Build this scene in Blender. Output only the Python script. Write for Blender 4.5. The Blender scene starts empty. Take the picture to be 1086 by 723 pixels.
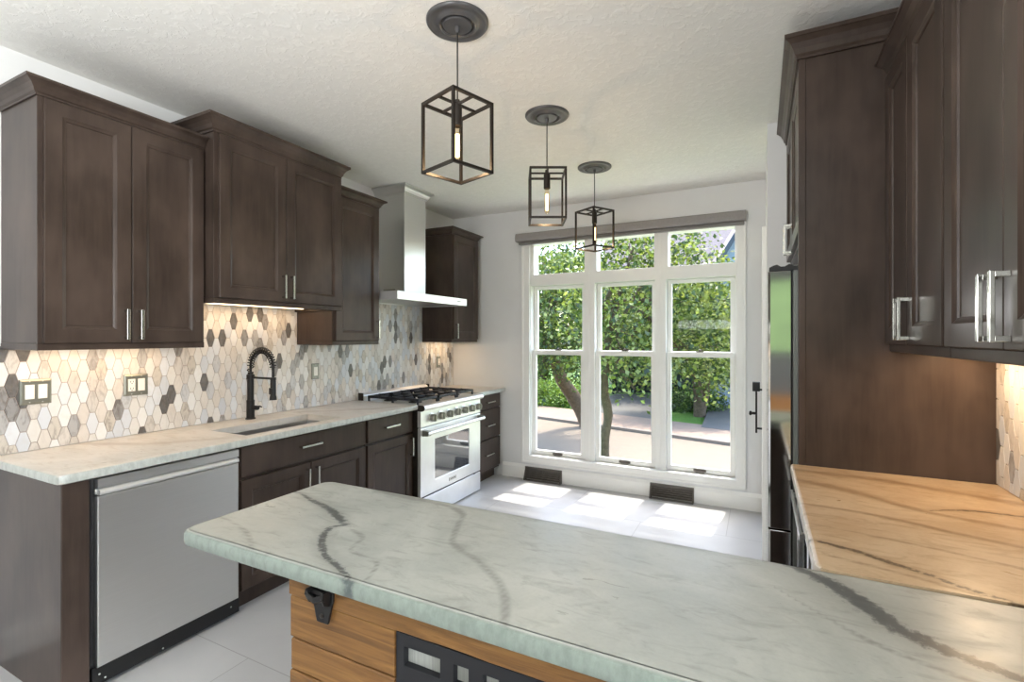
import bpy, bmesh, math, random
import numpy as np
from mathutils import Vector, Matrix
random.seed(7); RNG = np.random.default_rng(7)
SC = bpy.context.scene; COL = SC.collection
PI = math.pi

# ------------------------------------------------------------------ camera, sky, sun, big lights, exposure
cam = bpy.data.cameras.new('camera'); cam_o = bpy.data.objects.new('camera', cam); COL.objects.link(cam_o)
YAW = math.atan(263/520)
cam.sensor_width = 36; cam.lens = 520/1086*36; cam.shift_y = -4/1086; cam.clip_start = .02; cam.clip_end = 400
cam_o.location = (0, 0, 1.44); cam_o.rotation_euler = (PI/2, 0, YAW)
SC.camera = cam_o
SKY_STRENGTH = .72; SUN_E = 4.2
W = bpy.data.worlds.new('sky'); SC.world = W; W.use_nodes = True
wn = W.node_tree.nodes; sk = wn.new('ShaderNodeTexSky'); sk.sky_type = 'NISHITA'; sk.sun_disc = False
sk.sun_elevation = math.radians(60); sk.sun_rotation = 0; sk.dust_density = 2.0; sk.air_density = 1.0
W.node_tree.links.new(sk.outputs[0], wn['Background'].inputs[0]); wn['Background'].inputs[1].default_value = SKY_STRENGTH
def sun_dir(o, d): o.rotation_euler = Vector(d).to_track_quat('-Z', 'Y').to_euler()
sl = bpy.data.lights.new('sun', 'SUN'); sl.energy = SUN_E; sl.angle = math.radians(.6); sl.color = (1, .95, .87)
so = bpy.data.objects.new('sun', sl); COL.objects.link(so); sun_dir(so, (-.045, -.4375, -1)); so.location = (0, 8, 20)
def area(name, loc, direction, sx, sy, power, color=(1, 1, 1)):
    l = bpy.data.lights.new(name, 'AREA'); l.shape = 'RECTANGLE'; l.size = sx; l.size_y = sy; l.energy = power; l.color = color
    o = bpy.data.objects.new(name, l); COL.objects.link(o); o.location = loc; sun_dir(o, direction); return o
# added fill lamp at the unseen opening in wall_side, brightens the room
area('fill_lamp_side', (3.15, -.75, 1.45), (-1, .05, .03), 1.9, 1.9, 120, (.95, .97, 1))
# added unseen lamp behind the camera, aimed up to brighten the ceiling
area('ceiling_fill_lamp', (-.9, -1.3, 1.7), (.05, .35, 1), 1.2, .6, 66, (.96, .98, 1))
vs = SC.view_settings; SC.display_settings.display_device = 'sRGB'
vs.view_transform = 'Standard'; vs.look = 'None'; vs.exposure = 0.76; vs.gamma = 1; vs.use_curve_mapping = False

# ------------------------------------------------------------------ materials
def lin(c): return tuple(((v/255)/12.92 if v/255 <= .04045 else ((v/255+.055)/1.055)**2.4) for v in c)
MATS = {}
class NT:
    def __init__(s, name):
        s.m = bpy.data.materials.new(name); s.m.use_nodes = True; s.t = s.m.node_tree; s.n = s.t.nodes
        s.b = s.n['Principled BSDF']; s.out = s.n['Material Output']; MATS[name] = s.m
    def new(s, typ, **kw):
        n = s.n.new(typ)
        for k, v in kw.items(): setattr(n, k, v)
        return n
    def link(s, a, b): s.t.links.new(a, b)
    def setp(s, **kw):
        for k, v in kw.items():
            s.b.inputs[k.replace('_', ' ')].default_value = (*v, 1) if isinstance(v, tuple) and len(v) == 3 else v
    def coord(s, scale=(1, 1, 1), src='Object', rot=(0, 0, 0)):
        tc = s.new('ShaderNodeTexCoord'); mp = s.new('ShaderNodeMapping')
        mp.inputs['Scale'].default_value = scale; mp.inputs['Rotation'].default_value = rot
        s.link(tc.outputs[src], mp.inputs[0]); return mp.outputs[0]
    def noise(s, vec, scale=5, detail=4, rough=.55, dist=0):
        n = s.new('ShaderNodeTexNoise'); n.inputs['Scale'].default_value = scale; n.inputs['Detail'].default_value = detail
        n.inputs['Roughness'].default_value = rough; n.inputs['Distortion'].default_value = dist
        if vec is not None: s.link(vec, n.inputs['Vector'])
        return n.outputs['Fac']
    def ramp(s, fac, stops):
        r = s.new('ShaderNodeValToRGB'); e = r.color_ramp.elements
        while len(e) < len(stops): e.new(.5)
        for x, (p, c) in zip(e, stops): x.position = p; x.color = (*c, 1) if len(c) == 3 else c
        s.link(fac, r.inputs[0]); return r.outputs[0]
    def rng(s, fac, a, b, c=0, d=1):
        r = s.new('ShaderNodeMapRange'); r.interpolation_type = 'SMOOTHSTEP'
        for i, v in zip(('From Min', 'From Max', 'To Min', 'To Max'), (a, b, c, d)): r.inputs[i].default_value = v
        s.link(fac, r.inputs[0]); return r.outputs[0]
    def math(s, op, a, b):
        m = s.new('ShaderNodeMath', operation=op)
        for i, v in enumerate((a, b)):
            if isinstance(v, (int, float)): m.inputs[i].default_value = v
            else: s.link(v, m.inputs[i])
        return m.outputs[0]
    def mix(s, fac, a, b, mode='MIX'):
        m = s.new('ShaderNodeMixRGB', blend_type=mode)
        for i, v in zip((0, 1, 2), (fac, a, b)):
            if isinstance(v, (int, float)): m.inputs[i].default_value = v
            elif isinstance(v, tuple): m.inputs[i].default_value = (*v, 1)
            else: s.link(v, m.inputs[i])
        return m.outputs[0]
    def attr(s, name, out='Fac'):
        a = s.new('ShaderNodeAttribute', attribute_name=name); return a.outputs[out]
    def bump(s, fac, strength=.2, dist=.002):
        b = s.new('ShaderNodeBump'); b.inputs['Strength'].default_value = strength; b.inputs['Distance'].default_value = dist
        s.link(fac, b.inputs['Height']); s.link(b.outputs[0], s.b.inputs['Normal'])
    def color(s, c): s.link(c, s.b.inputs['Base Color'])
def simple(name, rgb, rough=.5, metal=0, var=.06, scale=8, bump=0, **kw):
    t = NT(name); c = lin(rgb)
    f = t.noise(t.coord(), scale, 3)
    lo = tuple(max(0, v*(1-var)) for v in c); hi = tuple(min(1, v*(1+var)) for v in c)
    t.color(t.ramp(f, [(.3, lo), (.7, hi)])); t.setp(Roughness=rough, Metallic=metal, **kw)
    if bump: t.bump(t.noise(t.coord(), scale*20, 4), bump)
    return t.m
simple('wall_paint', (230, 230, 229), .75, var=.01, bump=.03)
simple('light_cutting_paint', (112, 112, 110), .8, var=.02)  # unseen rear walls darkened to cut the light on camera-facing sides
simple('white_trim', (243, 242, 238), .4, var=.01)
simple('grey_fabric', (150, 145, 143), .85, var=.05, scale=60)
simple('blind_rail', (120, 116, 114), .5)
simple('black_metal', (26, 25, 25), .42, .3, var=.15)
simple('bronze_metal', (52, 46, 41), .45, .5, var=.12)
simple('black_plastic', (18, 18, 19), .4, var=.1)
simple('black_frame', (22, 23, 28), .5, .1, var=.06)
simple('cast_iron', (38, 40, 46), .5, .3, var=.2, scale=30)
simple('register_metal', (92, 86, 80), .5, .2, var=.1)
simple('rubber_dark', (40, 40, 40), .7)
simple('white_plastic', (240, 236, 228), .35, var=.01)
simple('plate_metal', (150, 150, 140), .35, .75, var=.04)
simple('screw_metal', (200, 200, 195), .3, .8)
simple('dark_slot', (30, 28, 26), .6)
simple('medallion_paint', (92, 91, 92), .28, .3, var=.06)
simple('fridge_gasket', (112, 115, 110), .5, .3)
t = NT('brushed_steel'); f = t.noise(t.coord((2, 2, 160)), 3, 3)
t.color(t.ramp(f, [(.3, (.69, .69, .68)), (.7, (.73, .73, .72))])); t.setp(Metallic=1.0, Roughness=.33)
t = NT('fridge_steel'); f = t.noise(t.coord((2, 2, 60)), 3, 2)
t.color(t.ramp(f, [(.3, (.52, .51, .50)), (.7, (.56, .55, .54))])); t.setp(Metallic=1.0, Roughness=.07)
t = NT('pale_steel'); f = t.noise(t.coord((160, 2, 2)), 3, 3)
t.color(t.ramp(f, [(.3, (.80, .80, .79)), (.7, (.88, .88, .87))])); t.setp(Metallic=.75, Roughness=.38)
t = NT('nickel_pull'); f = t.noise(t.coord(), 40, 2)
t.color(t.ramp(f, [(.3, (.46, .455, .41)), (.7, (.54, .535, .49))])); t.setp(Metallic=1.0, Roughness=.25)
t = NT('dark_mirror_glass'); f = t.noise(t.coord(), 3, 2)
t.color(t.ramp(f, [(.3, (.05, .055, .065)), (.7, (.07, .075, .085))])); t.setp(Roughness=.04, Specular_IOR_Level=1.0)
t.b.inputs['IOR'].default_value = 2.2
# thin window glass: mostly clear, a little reflection
def thin_glass(name, tint, refl=.05):
    t = NT(name); tr = t.new('ShaderNodeBsdfTransparent'); tr.inputs[0].default_value = (*tint, 1)
    gl = t.new('ShaderNodeBsdfGlossy'); gl.inputs['Roughness'].default_value = .02
    lw = t.new('ShaderNodeLayerWeight'); lw.inputs[0].default_value = .5
    mx = t.new('ShaderNodeMixShader'); t.link(t.math('ADD', t.math('MULTIPLY', t.math('POWER', lw.outputs['Facing'], 4.0), .3), .003), mx.inputs[0]); t.link(tr.outputs[0], mx.inputs[1]); t.link(gl.outputs[0], mx.inputs[2])
    t.link(mx.outputs[0], t.out.inputs[0])
thin_glass('window_glass', (.97, .98, .97)); thin_glass('bulb_glass', (1, .93, .8))
t = NT('frosted_pane'); f = t.noise(t.coord((300, 1, 4)), 2, 2)
t.color(t.ramp(f, [(.3, lin((150, 152, 148))), (.7, lin((176, 178, 172)))])); t.setp(Roughness=.25)
def emit(name, rgb, s):
    t = NT(name); e = t.new('ShaderNodeEmission'); e.inputs[0].default_value = (*rgb, 1); e.inputs[1].default_value = s; t.link(e.outputs[0], t.out.inputs[0])
emit('filament_glow', (1, .66, .28), 9); emit('led_strip', (1, .72, .42), 3)
# dark stained wood
t = NT('espresso_wood'); v = t.coord((14, 14, 1.1)); f = t.noise(v, 3, 5, .6, .4); g = t.noise(t.coord((2.2, 2.2, 1.2)), 2.2, 3)
c = t.ramp(f, [(.25, (.031, .0212, .0164)), (.75, (.056, .0395, .0315))])
c = t.mix(t.rng(g, .28, .85), c, (.092, .065, .052)); t.color(c); t.setp(Roughness=.30)
t.b.inputs['Specular IOR Level'].default_value = .22
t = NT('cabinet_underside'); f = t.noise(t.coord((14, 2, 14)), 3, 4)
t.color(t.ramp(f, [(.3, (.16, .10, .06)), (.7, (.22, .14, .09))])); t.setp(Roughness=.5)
# reclaimed planks
t = NT('reclaimed_planks'); co = t.coord((1, 1, 1)); rnd = t.attr('plank')
v = t.new('ShaderNodeVectorMath', operation='MULTIPLY_ADD'); t.link(co, v.inputs[0]); v.inputs[1].default_value = (1.6, 10, 26)
cx = t.new('ShaderNodeCombineXYZ'); t.link(t.math('MULTIPLY', rnd, 37.0), cx.inputs[0]); t.link(t.math('MULTIPLY', rnd, 11.0), cx.inputs[2]); t.link(cx.outputs[0], v.inputs[2])
f = t.noise(v.outputs[0], 2.2, 6, .62, .8); g = t.noise(v.outputs[0], .8, 3)
c = t.ramp(f, [(.26, lin((84, 56, 24))), (.5, lin((124, 86, 42))), (.75, lin((150, 110, 58)))])
c = t.mix(t.rng(g, .55, .8, 0, .55), c, lin((112, 74, 36)))
hole = t.new('ShaderNodeTexVoronoi'); hole.inputs['Scale'].default_value = 4.3; t.link(co, hole.inputs['Vector'])
c = t.mix(t.rng(hole.outputs['Distance'], .02, .06, .85, 0), c, lin((40, 26, 14)))
fine = t.noise(t.coord((6, 60, 120)), 3, 3); c = t.mix(t.math('MULTIPLY', t.rng(fine, .58, .75), t.rng(t.attr('rough'), .4, .6, .25, .8)), c, lin((70, 46, 24)))
t.color(c); t.setp(Roughness=.6); t.bump(fine, .25)
# stone
def stone(name, base, mot, veinc, softc, edgec, warm=None):
    t = NT(name); co = t.coord()
    n1 = t.noise(t.coord((1, 1, 1), rot=(0, 0, .6)), 2.2, 6, .6, 1.4)
    n2 = t.noise(t.coord((3, 9, 3), rot=(0, 0, .9)), 3, 7, .65, 1.0); n3 = t.noise(co, 120, 3)
    c = t.mix(t.rng(n1, .32, .68), base, mot)
    c = t.mix(t.rng(n2, .48, .72, 0, .42), c, softc)
    c = t.mix(t.rng(n3, .3, .8, 0, .10), c, softc)
    nz = t.noise(co, 55, 8, .75); nb = t.noise(co, 9, 3)
    dv = t.math('ADD', t.attr('soft'), t.math('MULTIPLY', t.math('SUBTRACT', nb, .5), 2.0))
    c = t.mix(t.rng(dv, 0.0, 1.6, .75, 0), c, softc)
    dv = t.math('ADD', t.attr('vein'), t.math('MULTIPLY', t.math('SUBTRACT', nz, .5), 2.6))
    c = t.mix(t.rng(dv, .35, .95, .88, 0), c, veinc)
    hz = t.math('ADD', t.attr('vein'), t.math('MULTIPLY', t.math('SUBTRACT', nb, .5), 3.0))
    c = t.mix(t.rng(hz, .5, 3.2, .30, 0), c, softc)
    es = t.noise(t.coord((28, 28, 12)), 1.6, 6, .7)
    ec = t.mix(t.rng(es, .35, .7), edgec, tuple(v*.68 for v in edgec)); ec = t.mix(t.rng(dv, .3, 1.6, .7, 0), ec, veinc)
    c = t.mix(t.rng(t.attr('edge'), .3, .9, 0, .85), c, ec)
    t.color(c); t.setp(Roughness=.34); t.link(t.rng(n2, .2, .8, .26, .42), t.b.inputs['Roughness']); t.bump(t.noise(co, 260, 3), .06)
    return t.m
stone('grey_green_stone', lin((160, 163, 157)), lin((178, 180, 173)), lin((44, 52, 60)), lin((116, 116, 110)), lin((134, 147, 138)))
stone('lamp_tinted_stone', lin((182, 156, 124)), lin((198, 176, 146)), lin((44, 38, 34)), lin((140, 112, 82)), lin((205, 198, 188)))  # slab's own tone plus warmth of the under-cabinet lamps, painted in
stone('pale_stone', lin((200, 196, 188)), lin((216, 210, 202)), lin((110, 104, 98)), lin((176, 164, 150)), lin((190, 196, 190)))
# floor, ceiling
t = NT('floor_tile'); co = t.coord(); mp = t.new('ShaderNodeMapping'); mp.inputs['Location'].default_value = (0.83, -.21, 0); t.link(co, mp.inputs[0])
br = t.new('ShaderNodeTexBrick'); t.link(mp.outputs[0], br.inputs[0]); br.offset = .5
for k, v in (('Scale', 1), ('Mortar Size', .0022), ('Mortar Smooth', .1), ('Brick Width', 1.22), ('Row Height', .61), ('Bias', 0)): br.inputs[k].default_value = v
br.inputs['Color1'].default_value = (*lin((184, 183, 183)), 1); br.inputs['Color2'].default_value = (*lin((189, 188, 187)), 1); br.inputs['Mortar'].default_value = (*lin((150, 148, 146)), 1)
n = t.noise(t.coord((1, 1.6, 1), rot=(0, 0, .7)), 1.6, 6, .6, .6); c = t.mix(t.rng(n, .35, .7, 0, .30), br.outputs[0], lin((168, 168, 169)))
t.color(c); t.setp(Roughness=.42)
t = NT('ceiling_texture'); co = t.coord(); n = t.noise(co, 26, 5, .6, .6)
t.color(t.ramp(n, [(.3, lin((233, 231, 226))), (.7, lin((241, 239, 234)))])); t.setp(Roughness=.85); t.bump(t.rng(n, .50, .60), .35, .003)
# mosaic tile
t = NT('marble_mosaic'); col = t.attr('tile', 'Color'); vn = t.attr('veiny')
n = t.noise(t.coord((1, 26, 9), rot=(.6, 0, 0)), 2.0, 5, .6, .8)
c = t.mix(t.math('MULTIPLY', t.rng(n, .45, .66), vn), col, lin((92, 84, 78)))
n2 = t.noise(t.coord((1, 8, 8)), 4, 4); c = t.mix(t.rng(n2, .4, .75, 0, .15), c, lin((190, 178, 162)))
t.color(c); t.setp(Roughness=.3)
simple('reflection_oak', (178, 124, 70), .5, var=.15)
simple('grout', (166, 148, 136), .8, var=.03)
# outdoors
simple('reflection_green', (74, 92, 48), .9, var=.2, scale=1)
simple('lawn_grass', (88, 124, 38), .9, var=.3, scale=14)
simple('asphalt', (124, 110, 94), .9, var=.06, scale=3); simple('pavement', (146, 124, 106), .9, var=.08, scale=2)
simple('driveway_concrete', (100, 96, 90), .9, var=.06, scale=2); simple('kerb_stone', (128, 116, 106), .9)
simple('roof_shingle', (148, 130, 126), .9, var=.1, scale=6); simple('siding_blue', (150, 162, 178), .7, var=.04); simple('siding_beige', (190, 176, 158), .7)
simple('gable_trim', (70, 76, 86), .6); simple('bark', (96, 80, 64), .95, var=.3, scale=9, bump=.6); simple('dark_fence', (44, 48, 56), .8, var=.2)
t = NT('leaf'); col = t.attr('leafcol', 'Color'); d = t.new('ShaderNodeBsdfDiffuse'); tl = t.new('ShaderNodeBsdfTranslucent'); gl = t.new('ShaderNodeBsdfGlossy'); gl.inputs['Roughness'].default_value = .45
m1 = t.new('ShaderNodeMixShader'); m1.inputs[0].default_value = .33; m2 = t.new('ShaderNodeMixShader'); m2.inputs[0].default_value = .05
nl = t.noise(t.coord(), 3, 2); cc = t.mix(t.rng(nl, .3, .7, 0, .25), col, (.05, .11, .02))
t.link(cc, d.inputs[0]); t.link(t.mix(1.0, cc, (1.25, 1.2, .6), 'MULTIPLY'), tl.inputs[0])
t.link(d.outputs[0], m1.inputs[1]); t.link(tl.outputs[0], m1.inputs[2]); t.link(m1.outputs[0], m2.inputs[1]); t.link(gl.outputs[0], m2.inputs[2]); t.link(m2.outputs[0], t.out.inputs[0])

# ------------------------------------------------------------------ geometry helpers
ORI = {}
def thing(name, label, cat, loc, group=None, kind=None):
    o = bpy.data.objects.new(name, None); COL.objects.link(o); o.location = loc; o.empty_display_size = .05
    if kind: o['kind'] = kind
    else: o['label'] = label; o['category'] = cat
    if group: o['group'] = group
    ORI[o] = Vector(loc); return o
def tag(o, label, cat, group=None, kind=None):
    o['label'] = label; o['category'] = cat
    if group: o['group'] = group
    if kind: o['kind'] = kind
    return o
class G:
    """collects geometry in world coordinates; obj() links it as ONE mesh object"""
    def __init__(s): s.bm = bmesh.new()
    def box(s, x0, x1, y0, y1, z0, z1):
        v = [s.bm.verts.new((x, y, z)) for x in (x0, x1) for y in (y0, y1) for z in (z0, z1)]
        for f in ((0, 1, 3, 2), (4, 6, 7, 5), (0, 4, 5, 1), (2, 3, 7, 6), (0, 2, 6, 4), (1, 5, 7, 3)): s.bm.faces.new([v[i] for i in f])
        return s
    def hexa(s, pts, faces):
        v = [s.bm.verts.new(p) for p in pts]
        for f in faces: s.bm.faces.new([v[i] for i in f])
        return s
    def loft(s, rings, cap0=True, cap1=True, closed=True):
        R = [[s.bm.verts.new(p) for p in r] for r in rings]; n = len(R[0])
        for a, b in zip(R, R[1:]):
            for i in range(n if closed else n-1):
                j = (i+1) % n
                s.bm.faces.new((a[i], a[j], b[j], b[i]))
        if cap0: s.bm.faces.new(R[0][::-1])
        if cap1: s.bm.faces.new(R[-1])
        return s
    def tube(s, pts, r, seg=10, closed=False):
        pts = [Vector(p) for p in pts]; n = len(pts); rr = r if isinstance(r, (list, tuple)) else [r]*n
        prev = None; rings = []
        for i, p in enumerate(pts):
            d = (pts[min(i+1, n-1)]-pts[max(i-1, 0)]).normalized()
            if prev is None: u = d.orthogonal().normalized()
            else: u = (prev-d*prev.dot(d)).normalized()
            prev = u; w = d.cross(u)
            rings.append([p+(u*math.cos(a)+w*math.sin(a))*rr[i] for a in (2*PI*k/seg for k in range(seg))])
        return s.loft(rings)
    def lathe(s, prof, c, axis=(0, 0, 1), seg=32):
        c = Vector(c); ax = Vector(axis).normalized(); u = ax.orthogonal().normalized(); w = ax.cross(u)
        return s.loft([[c+ax*h+(u*math.cos(a)+w*math.sin(a))*r for a in (2*PI*k/seg for k in range(seg))] for r, h in prof])
    def grid(s, xs, ys, zs, solid):
        """boundary of the solid cells of a lattice"""
        V = {}
        def gv(i, j, k):
            if (i, j, k) not in V: V[i, j, k] = s.bm.verts.new((xs[i], ys[j], zs[k]))
            return V[i, j, k]
        nx, ny, nz = len(xs)-1, len(ys)-1, len(zs)-1
        S = lambda i, j, k: 0 <= i < nx and 0 <= j < ny and 0 <= k < nz and solid(i, j, k)
        for i in range(nx):
            for j in range(ny):
                for k in range(nz):
                    if not S(i, j, k): continue
                    if not S(i-1, j, k): s.bm.faces.new((gv(i, j, k), gv(i, j, k+1), gv(i, j+1, k+1), gv(i, j+1, k)))
                    if not S(i+1, j, k): s.bm.faces.new((gv(i+1, j, k), gv(i+1, j+1, k), gv(i+1, j+1, k+1), gv(i+1, j, k+1)))
                    if not S(i, j-1, k): s.bm.faces.new((gv(i, j, k), gv(i+1, j, k), gv(i+1, j, k+1), gv(i, j, k+1)))
                    if not S(i, j+1, k): s.bm.faces.new((gv(i, j+1, k), gv(i, j+1, k+1), gv(i+1, j+1, k+1), gv(i+1, j+1, k)))
                    if not S(i, j, k-1): s.bm.faces.new((gv(i, j, k), gv(i, j+1, k), gv(i+1, j+1, k), gv(i+1, j, k)))
                    if not S(i, j, k+1): s.bm.faces.new((gv(i, j, k+1), gv(i+1, j, k+1), gv(i+1, j+1, k+1), gv(i, j+1, k+1)))
        return s
    def panel_xz(s, xs, zs, y0, y1, holes):
        """a board in the xz plane with rectangular holes given as (i, k) cells"""
        return s.grid(xs, [y0, y1], zs, lambda i, j, k: (i, k) not in holes)
    def obj(s, name, mat, parent=None, bevel=0, smooth=None, label=None, recalc=True, seg=2):
        o0 = ORI.get(parent, Vector((0, 0, 0)))
        if recalc: bmesh.ops.recalc_face_normals(s.bm, faces=s.bm.faces)
        bmesh.ops.translate(s.bm, verts=s.bm.verts, vec=-o0)
        me = bpy.data.meshes.new(name); s.bm.to_mesh(me); s.bm.free(); me.materials.append(MATS[mat])
        o = bpy.data.objects.new(name, me); COL.objects.link(o)
        if parent is not None: o.parent = parent
        ORI[o] = o0
        if smooth is not None:
            me.shade_smooth()
            for e in me.edges: pass
            if smooth < 180: me.set_sharp_from_angle(angle=math.radians(smooth))
        if bevel:
            b = o.modifiers.new('bevel', 'BEVEL'); b.width = bevel; b.segments = seg; b.limit_method = 'ANGLE'; b.angle_limit = math.radians(40)
        if label: o['label'] = label
        return o
def struct(name, g, mat, **kw):
    o = g.obj(name, mat, **kw); o['kind'] = 'structure'; return o
def copy_tree(o, parent=None):
    c = o.copy(); COL.objects.link(c)
    if parent is not None: c.parent = parent
    for ch in list(o.children): copy_tree(ch, c)
    return c
def fr(sign, X):     # local frame of a run of cabinets: w along y, t out of the run, h up
    return lambda w, t, h: (X+sign*t, w, h)
def ring(M, w0, w1, h0, h1, t): return [M(w0, t, h0), M(w1, t, h0), M(w1, t, h1), M(w0, t, h1)]
def shaker(M, w0, w1, h0, h1, T=.02, rail=.058):
    g = G(); R = lambda i, t: ring(M, w0+i, w1-i, h0+i, h1-i, t)
    g.loft([R(0, 0), R(0, T-.002), R(.002, T), R(rail, T), R(rail+.007, T-.0040), R(rail+.014, T-.0065), R(rail+.016, T-.0115)]); return g
def slabfront(M, w0, w1, h0, h1, T=.02):
    g = G(); R = lambda i, t: ring(M, w0+i, w1-i, h0+i, h1-i, t)
    g.loft([R(0, 0), R(0, T-.003), R(.003, T)]); return g
def pull(M, w, h, L=.14, vert=True, t0=0.0, out=.032):
    g = G()
    def b(w0, w1, ta, tb, h0, h1):
        p = [M(x, y, z) for x in (w0, w1) for y in (ta, tb) for z in (h0, h1)]
        g.hexa(p, ((0, 1, 3, 2), (4, 6, 7, 5), (0, 4, 5, 1), (2, 3, 7, 6), (0, 2, 6, 4), (1, 5, 7, 3)))
    a = .006
    if vert:
        b(w-a, w+a, t0+out-.009, t0+out, h-L/2, h+L/2)
        for s in (-1, 1): b(w-a*.9, w+a*.9, t0, t0+out-.008, h+s*(L/2-.007)-.006, h+s*(L/2-.007)+.006)
    else:
        b(w-L/2, w+L/2, t0+out-.009, t0+out, h-a, h+a)
        for s in (-1, 1): b(w+s*(L/2-.007)-.006, w+s*(L/2-.007)+.006, t0, t0+out-.008, h-a*.9, h+a*.9)
    return g
def crown(sign, xw, xf, y0, y1, z0, z1, out=.05, ends=(1, 1)):
    H = z1-z0; prof = [(0, 0), (.008, 0), (.008, .12*H), (.016, .2*H), (.022, .42*H), (.034, .64*H), (.052, .8*H), (.058, .82*H), (.058, H)]
    k = out/.058; g = G()
    g.loft([[(xw, y0-p*k*ends[0], z0+q), (xf+sign*p*k, y0-p*k*ends[0], z0+q), (xf+sign*p*k, y1+p*k*ends[1], z0+q), (xw, y1+p*k*ends[1], z0+q)] for p, q in prof])
    return g

# ------------------------------------------------------------------ the room
XL, XR, YB, ZC = -3.02, .762, 4.54, 2.74
g = G(); g.box(-3.2, 3.4, -4.7, 4.75, -.15, 0); struct('floor', g, 'floor_tile')
g = G(); g.box(-3.2, 3.4, -4.7, 4.75, ZC, 2.95); struct('ceiling', g, 'ceiling_texture')
g = G(); g.box(-3.2, XL, -4.7, YB, 0, ZC); struct('wall_left', g, 'wall_paint')
WX0, WX1, WZ0, WZ1 = -2.108, -.157, .225, 2.42
g = G(); g.panel_xz([-3.2, WX0, WX1, 3.4], [0, WZ0, WZ1, ZC], YB, YB+.16, {(1, 1)}); struct('wall_back', g, 'wall_paint')
# right wall: a long stretch behind the counters, a step in for the patio door beyond the refrigerator
g = G(); g.box(XR, .92, .42, 3.37, 0, ZC); g.box(.04, .92, 3.37, 3.52, 0, ZC)
g.grid([.04, .16], [3.52, 3.62, 4.40, YB], [0, 2.06, ZC], lambda i, j, k: not (j == 1 and k == 0)); struct('wall_right', g, 'wall_paint')
g = G(); g.box(.92, 3.4, .42, .56, 0, ZC); g.grid([3.2, 3.4], [-4.7, -1.75, .25, .42], [0, .5, 2.4, ZC], lambda i, j, k: not (j == 1 and k == 1)); struct('wall_side', g, 'light_cutting_paint')
g = G(); g.panel_xz([XL, -2.85, -.95, -.4, 1.1, 1.45, 2.95, 3.2], [0, .5, 1.2, 2.4, ZC], -4.7, -4.5, {(3, 2)}); struct('wall_front', g, 'light_cutting_paint')
def base_prof(pts, rot): return pts
g = G(); g.loft([[(x, YB, 0), (x, YB-.02, 0), (x, YB-.02, .115), (x, YB-.012, .132), (x, YB-.008, .142), (x, YB, .142)] for x in (-2.40, .038)]); struct('baseboard_back', g, 'white_trim')
g = G(); g.loft([[(XL, y, 0), (XL+.018, y, 0), (XL+.018, y, .1), (XL+.01, y, .13), (XL, y, .135)] for y in (-4.5, .895)]); struct('baseboard_left', g, 'white_trim')

g = G(); g.box(-.9, 1.4, -4.5, -4.46, .02, .48); struct('reflection_board', g, 'reflection_oak', bevel=.004)  # unseen wood board added only for its reflection in the refrigerator side
# window: three tall double-hung units with transoms, in one casing
def sc(v, c=0): return c+(v-c)*1.0155
UN = [(-2.085, -1.525, -2.056, -1.518), (-1.415, -.85, -1.395, -.858), (-.755, -.187, -.735, -.190)]
ED = [WX0, -1.468, -.803, WX1]
for n, (s0, s1, t0, t1) in enumerate(UN):
    root = thing(f'window_{n+1}', None, None, ((ED[n]+ED[n+1])/2, 4.62, WZ0), kind='structure')
    x0, x1 = ED[n], ED[n+1]
    g = G(); g.panel_xz([x0, s0, t0, t1, s1, x1] if t0 > s0 and t1 < s1 else sorted([x0, s0, t0, t1, s1, x1]), [WZ0, .245, 1.962, 2.075, 2.382, WZ1], YB+.015, YB+.14,
        {(i, 1) for i in (1, 2, 3)} | {(2, 3)})
    xs = sorted([x0, s0, t0, t1, s1, x1])
    # stop the sash hole at the sash edges
    g.bm.free(); g = G()
    def solid(i, j, k, xs=xs, s0=s0, s1=s1, t0=t0, t1=t1):
        c = (xs[i]+xs[i+1])/2
        if k == 1: return not (s0 < c < s1)
        if k == 3: return not (t0 < c < t1)
        return True
    g.grid(xs, [YB+.015, YB+.14], [WZ0, .245, 1.962, 2.075, 2.382, WZ1], solid)
    g.obj('window_frame', 'white_trim', root, bevel=.003)
    g = G(); g.box(t0, t1, YB+.075, YB+.081, 2.075, 2.382); g.obj('transom_pane', 'window_glass', root)
    for nm, za, zb, ga, gb, y in (('upper_sash', 1.262, 1.958, 1.312, 1.927, YB+.088), ('lower_sash', .247, 1.308, .292, 1.262, YB+.046)):
        g = G(); g.panel_xz([s0+.002, s0+.041, s1-.041, s1-.002], [za, ga, gb, zb], y, y+.036, {(1, 1)})
        sh = g.obj(nm, 'white_trim', root, bevel=.004)
        g = G(); g.box(s0+.041, s1-.041, y+.016, y+.021, ga, gb); g.obj('pane', 'window_glass', sh)
        if nm == 'lower_sash':
            m = (s0+s1)/2
            g = G(); g.box(m-.045, m+.045, y-.006, y, .258, .282); g.tube([(m-.04, y-.004, .262), (m-.03, y-.016, .258), (m+.03, y-.016, .258), (m+.04, y-.004, .262)], .005, 8)
            g.box(m-.052, m-.036, y-.012, y, .262, .28); g.box(m+.036, m+.052, y-.012, y, .262, .28); g.obj('sash_lift', 'register_metal', sh)
            g = G(); g.box(m-.03, m+.03, y+.004, y+.03, 1.308, 1.316); g.lathe([(.012, 0), (.012, .012), (.006, .016)], (m, y+.016, 1.316), seg=12); g.box(m-.004, m+.03, y+.01, y+.02, 1.322, 1.33); g.obj('sash_lock', 'register_metal', sh)
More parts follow.
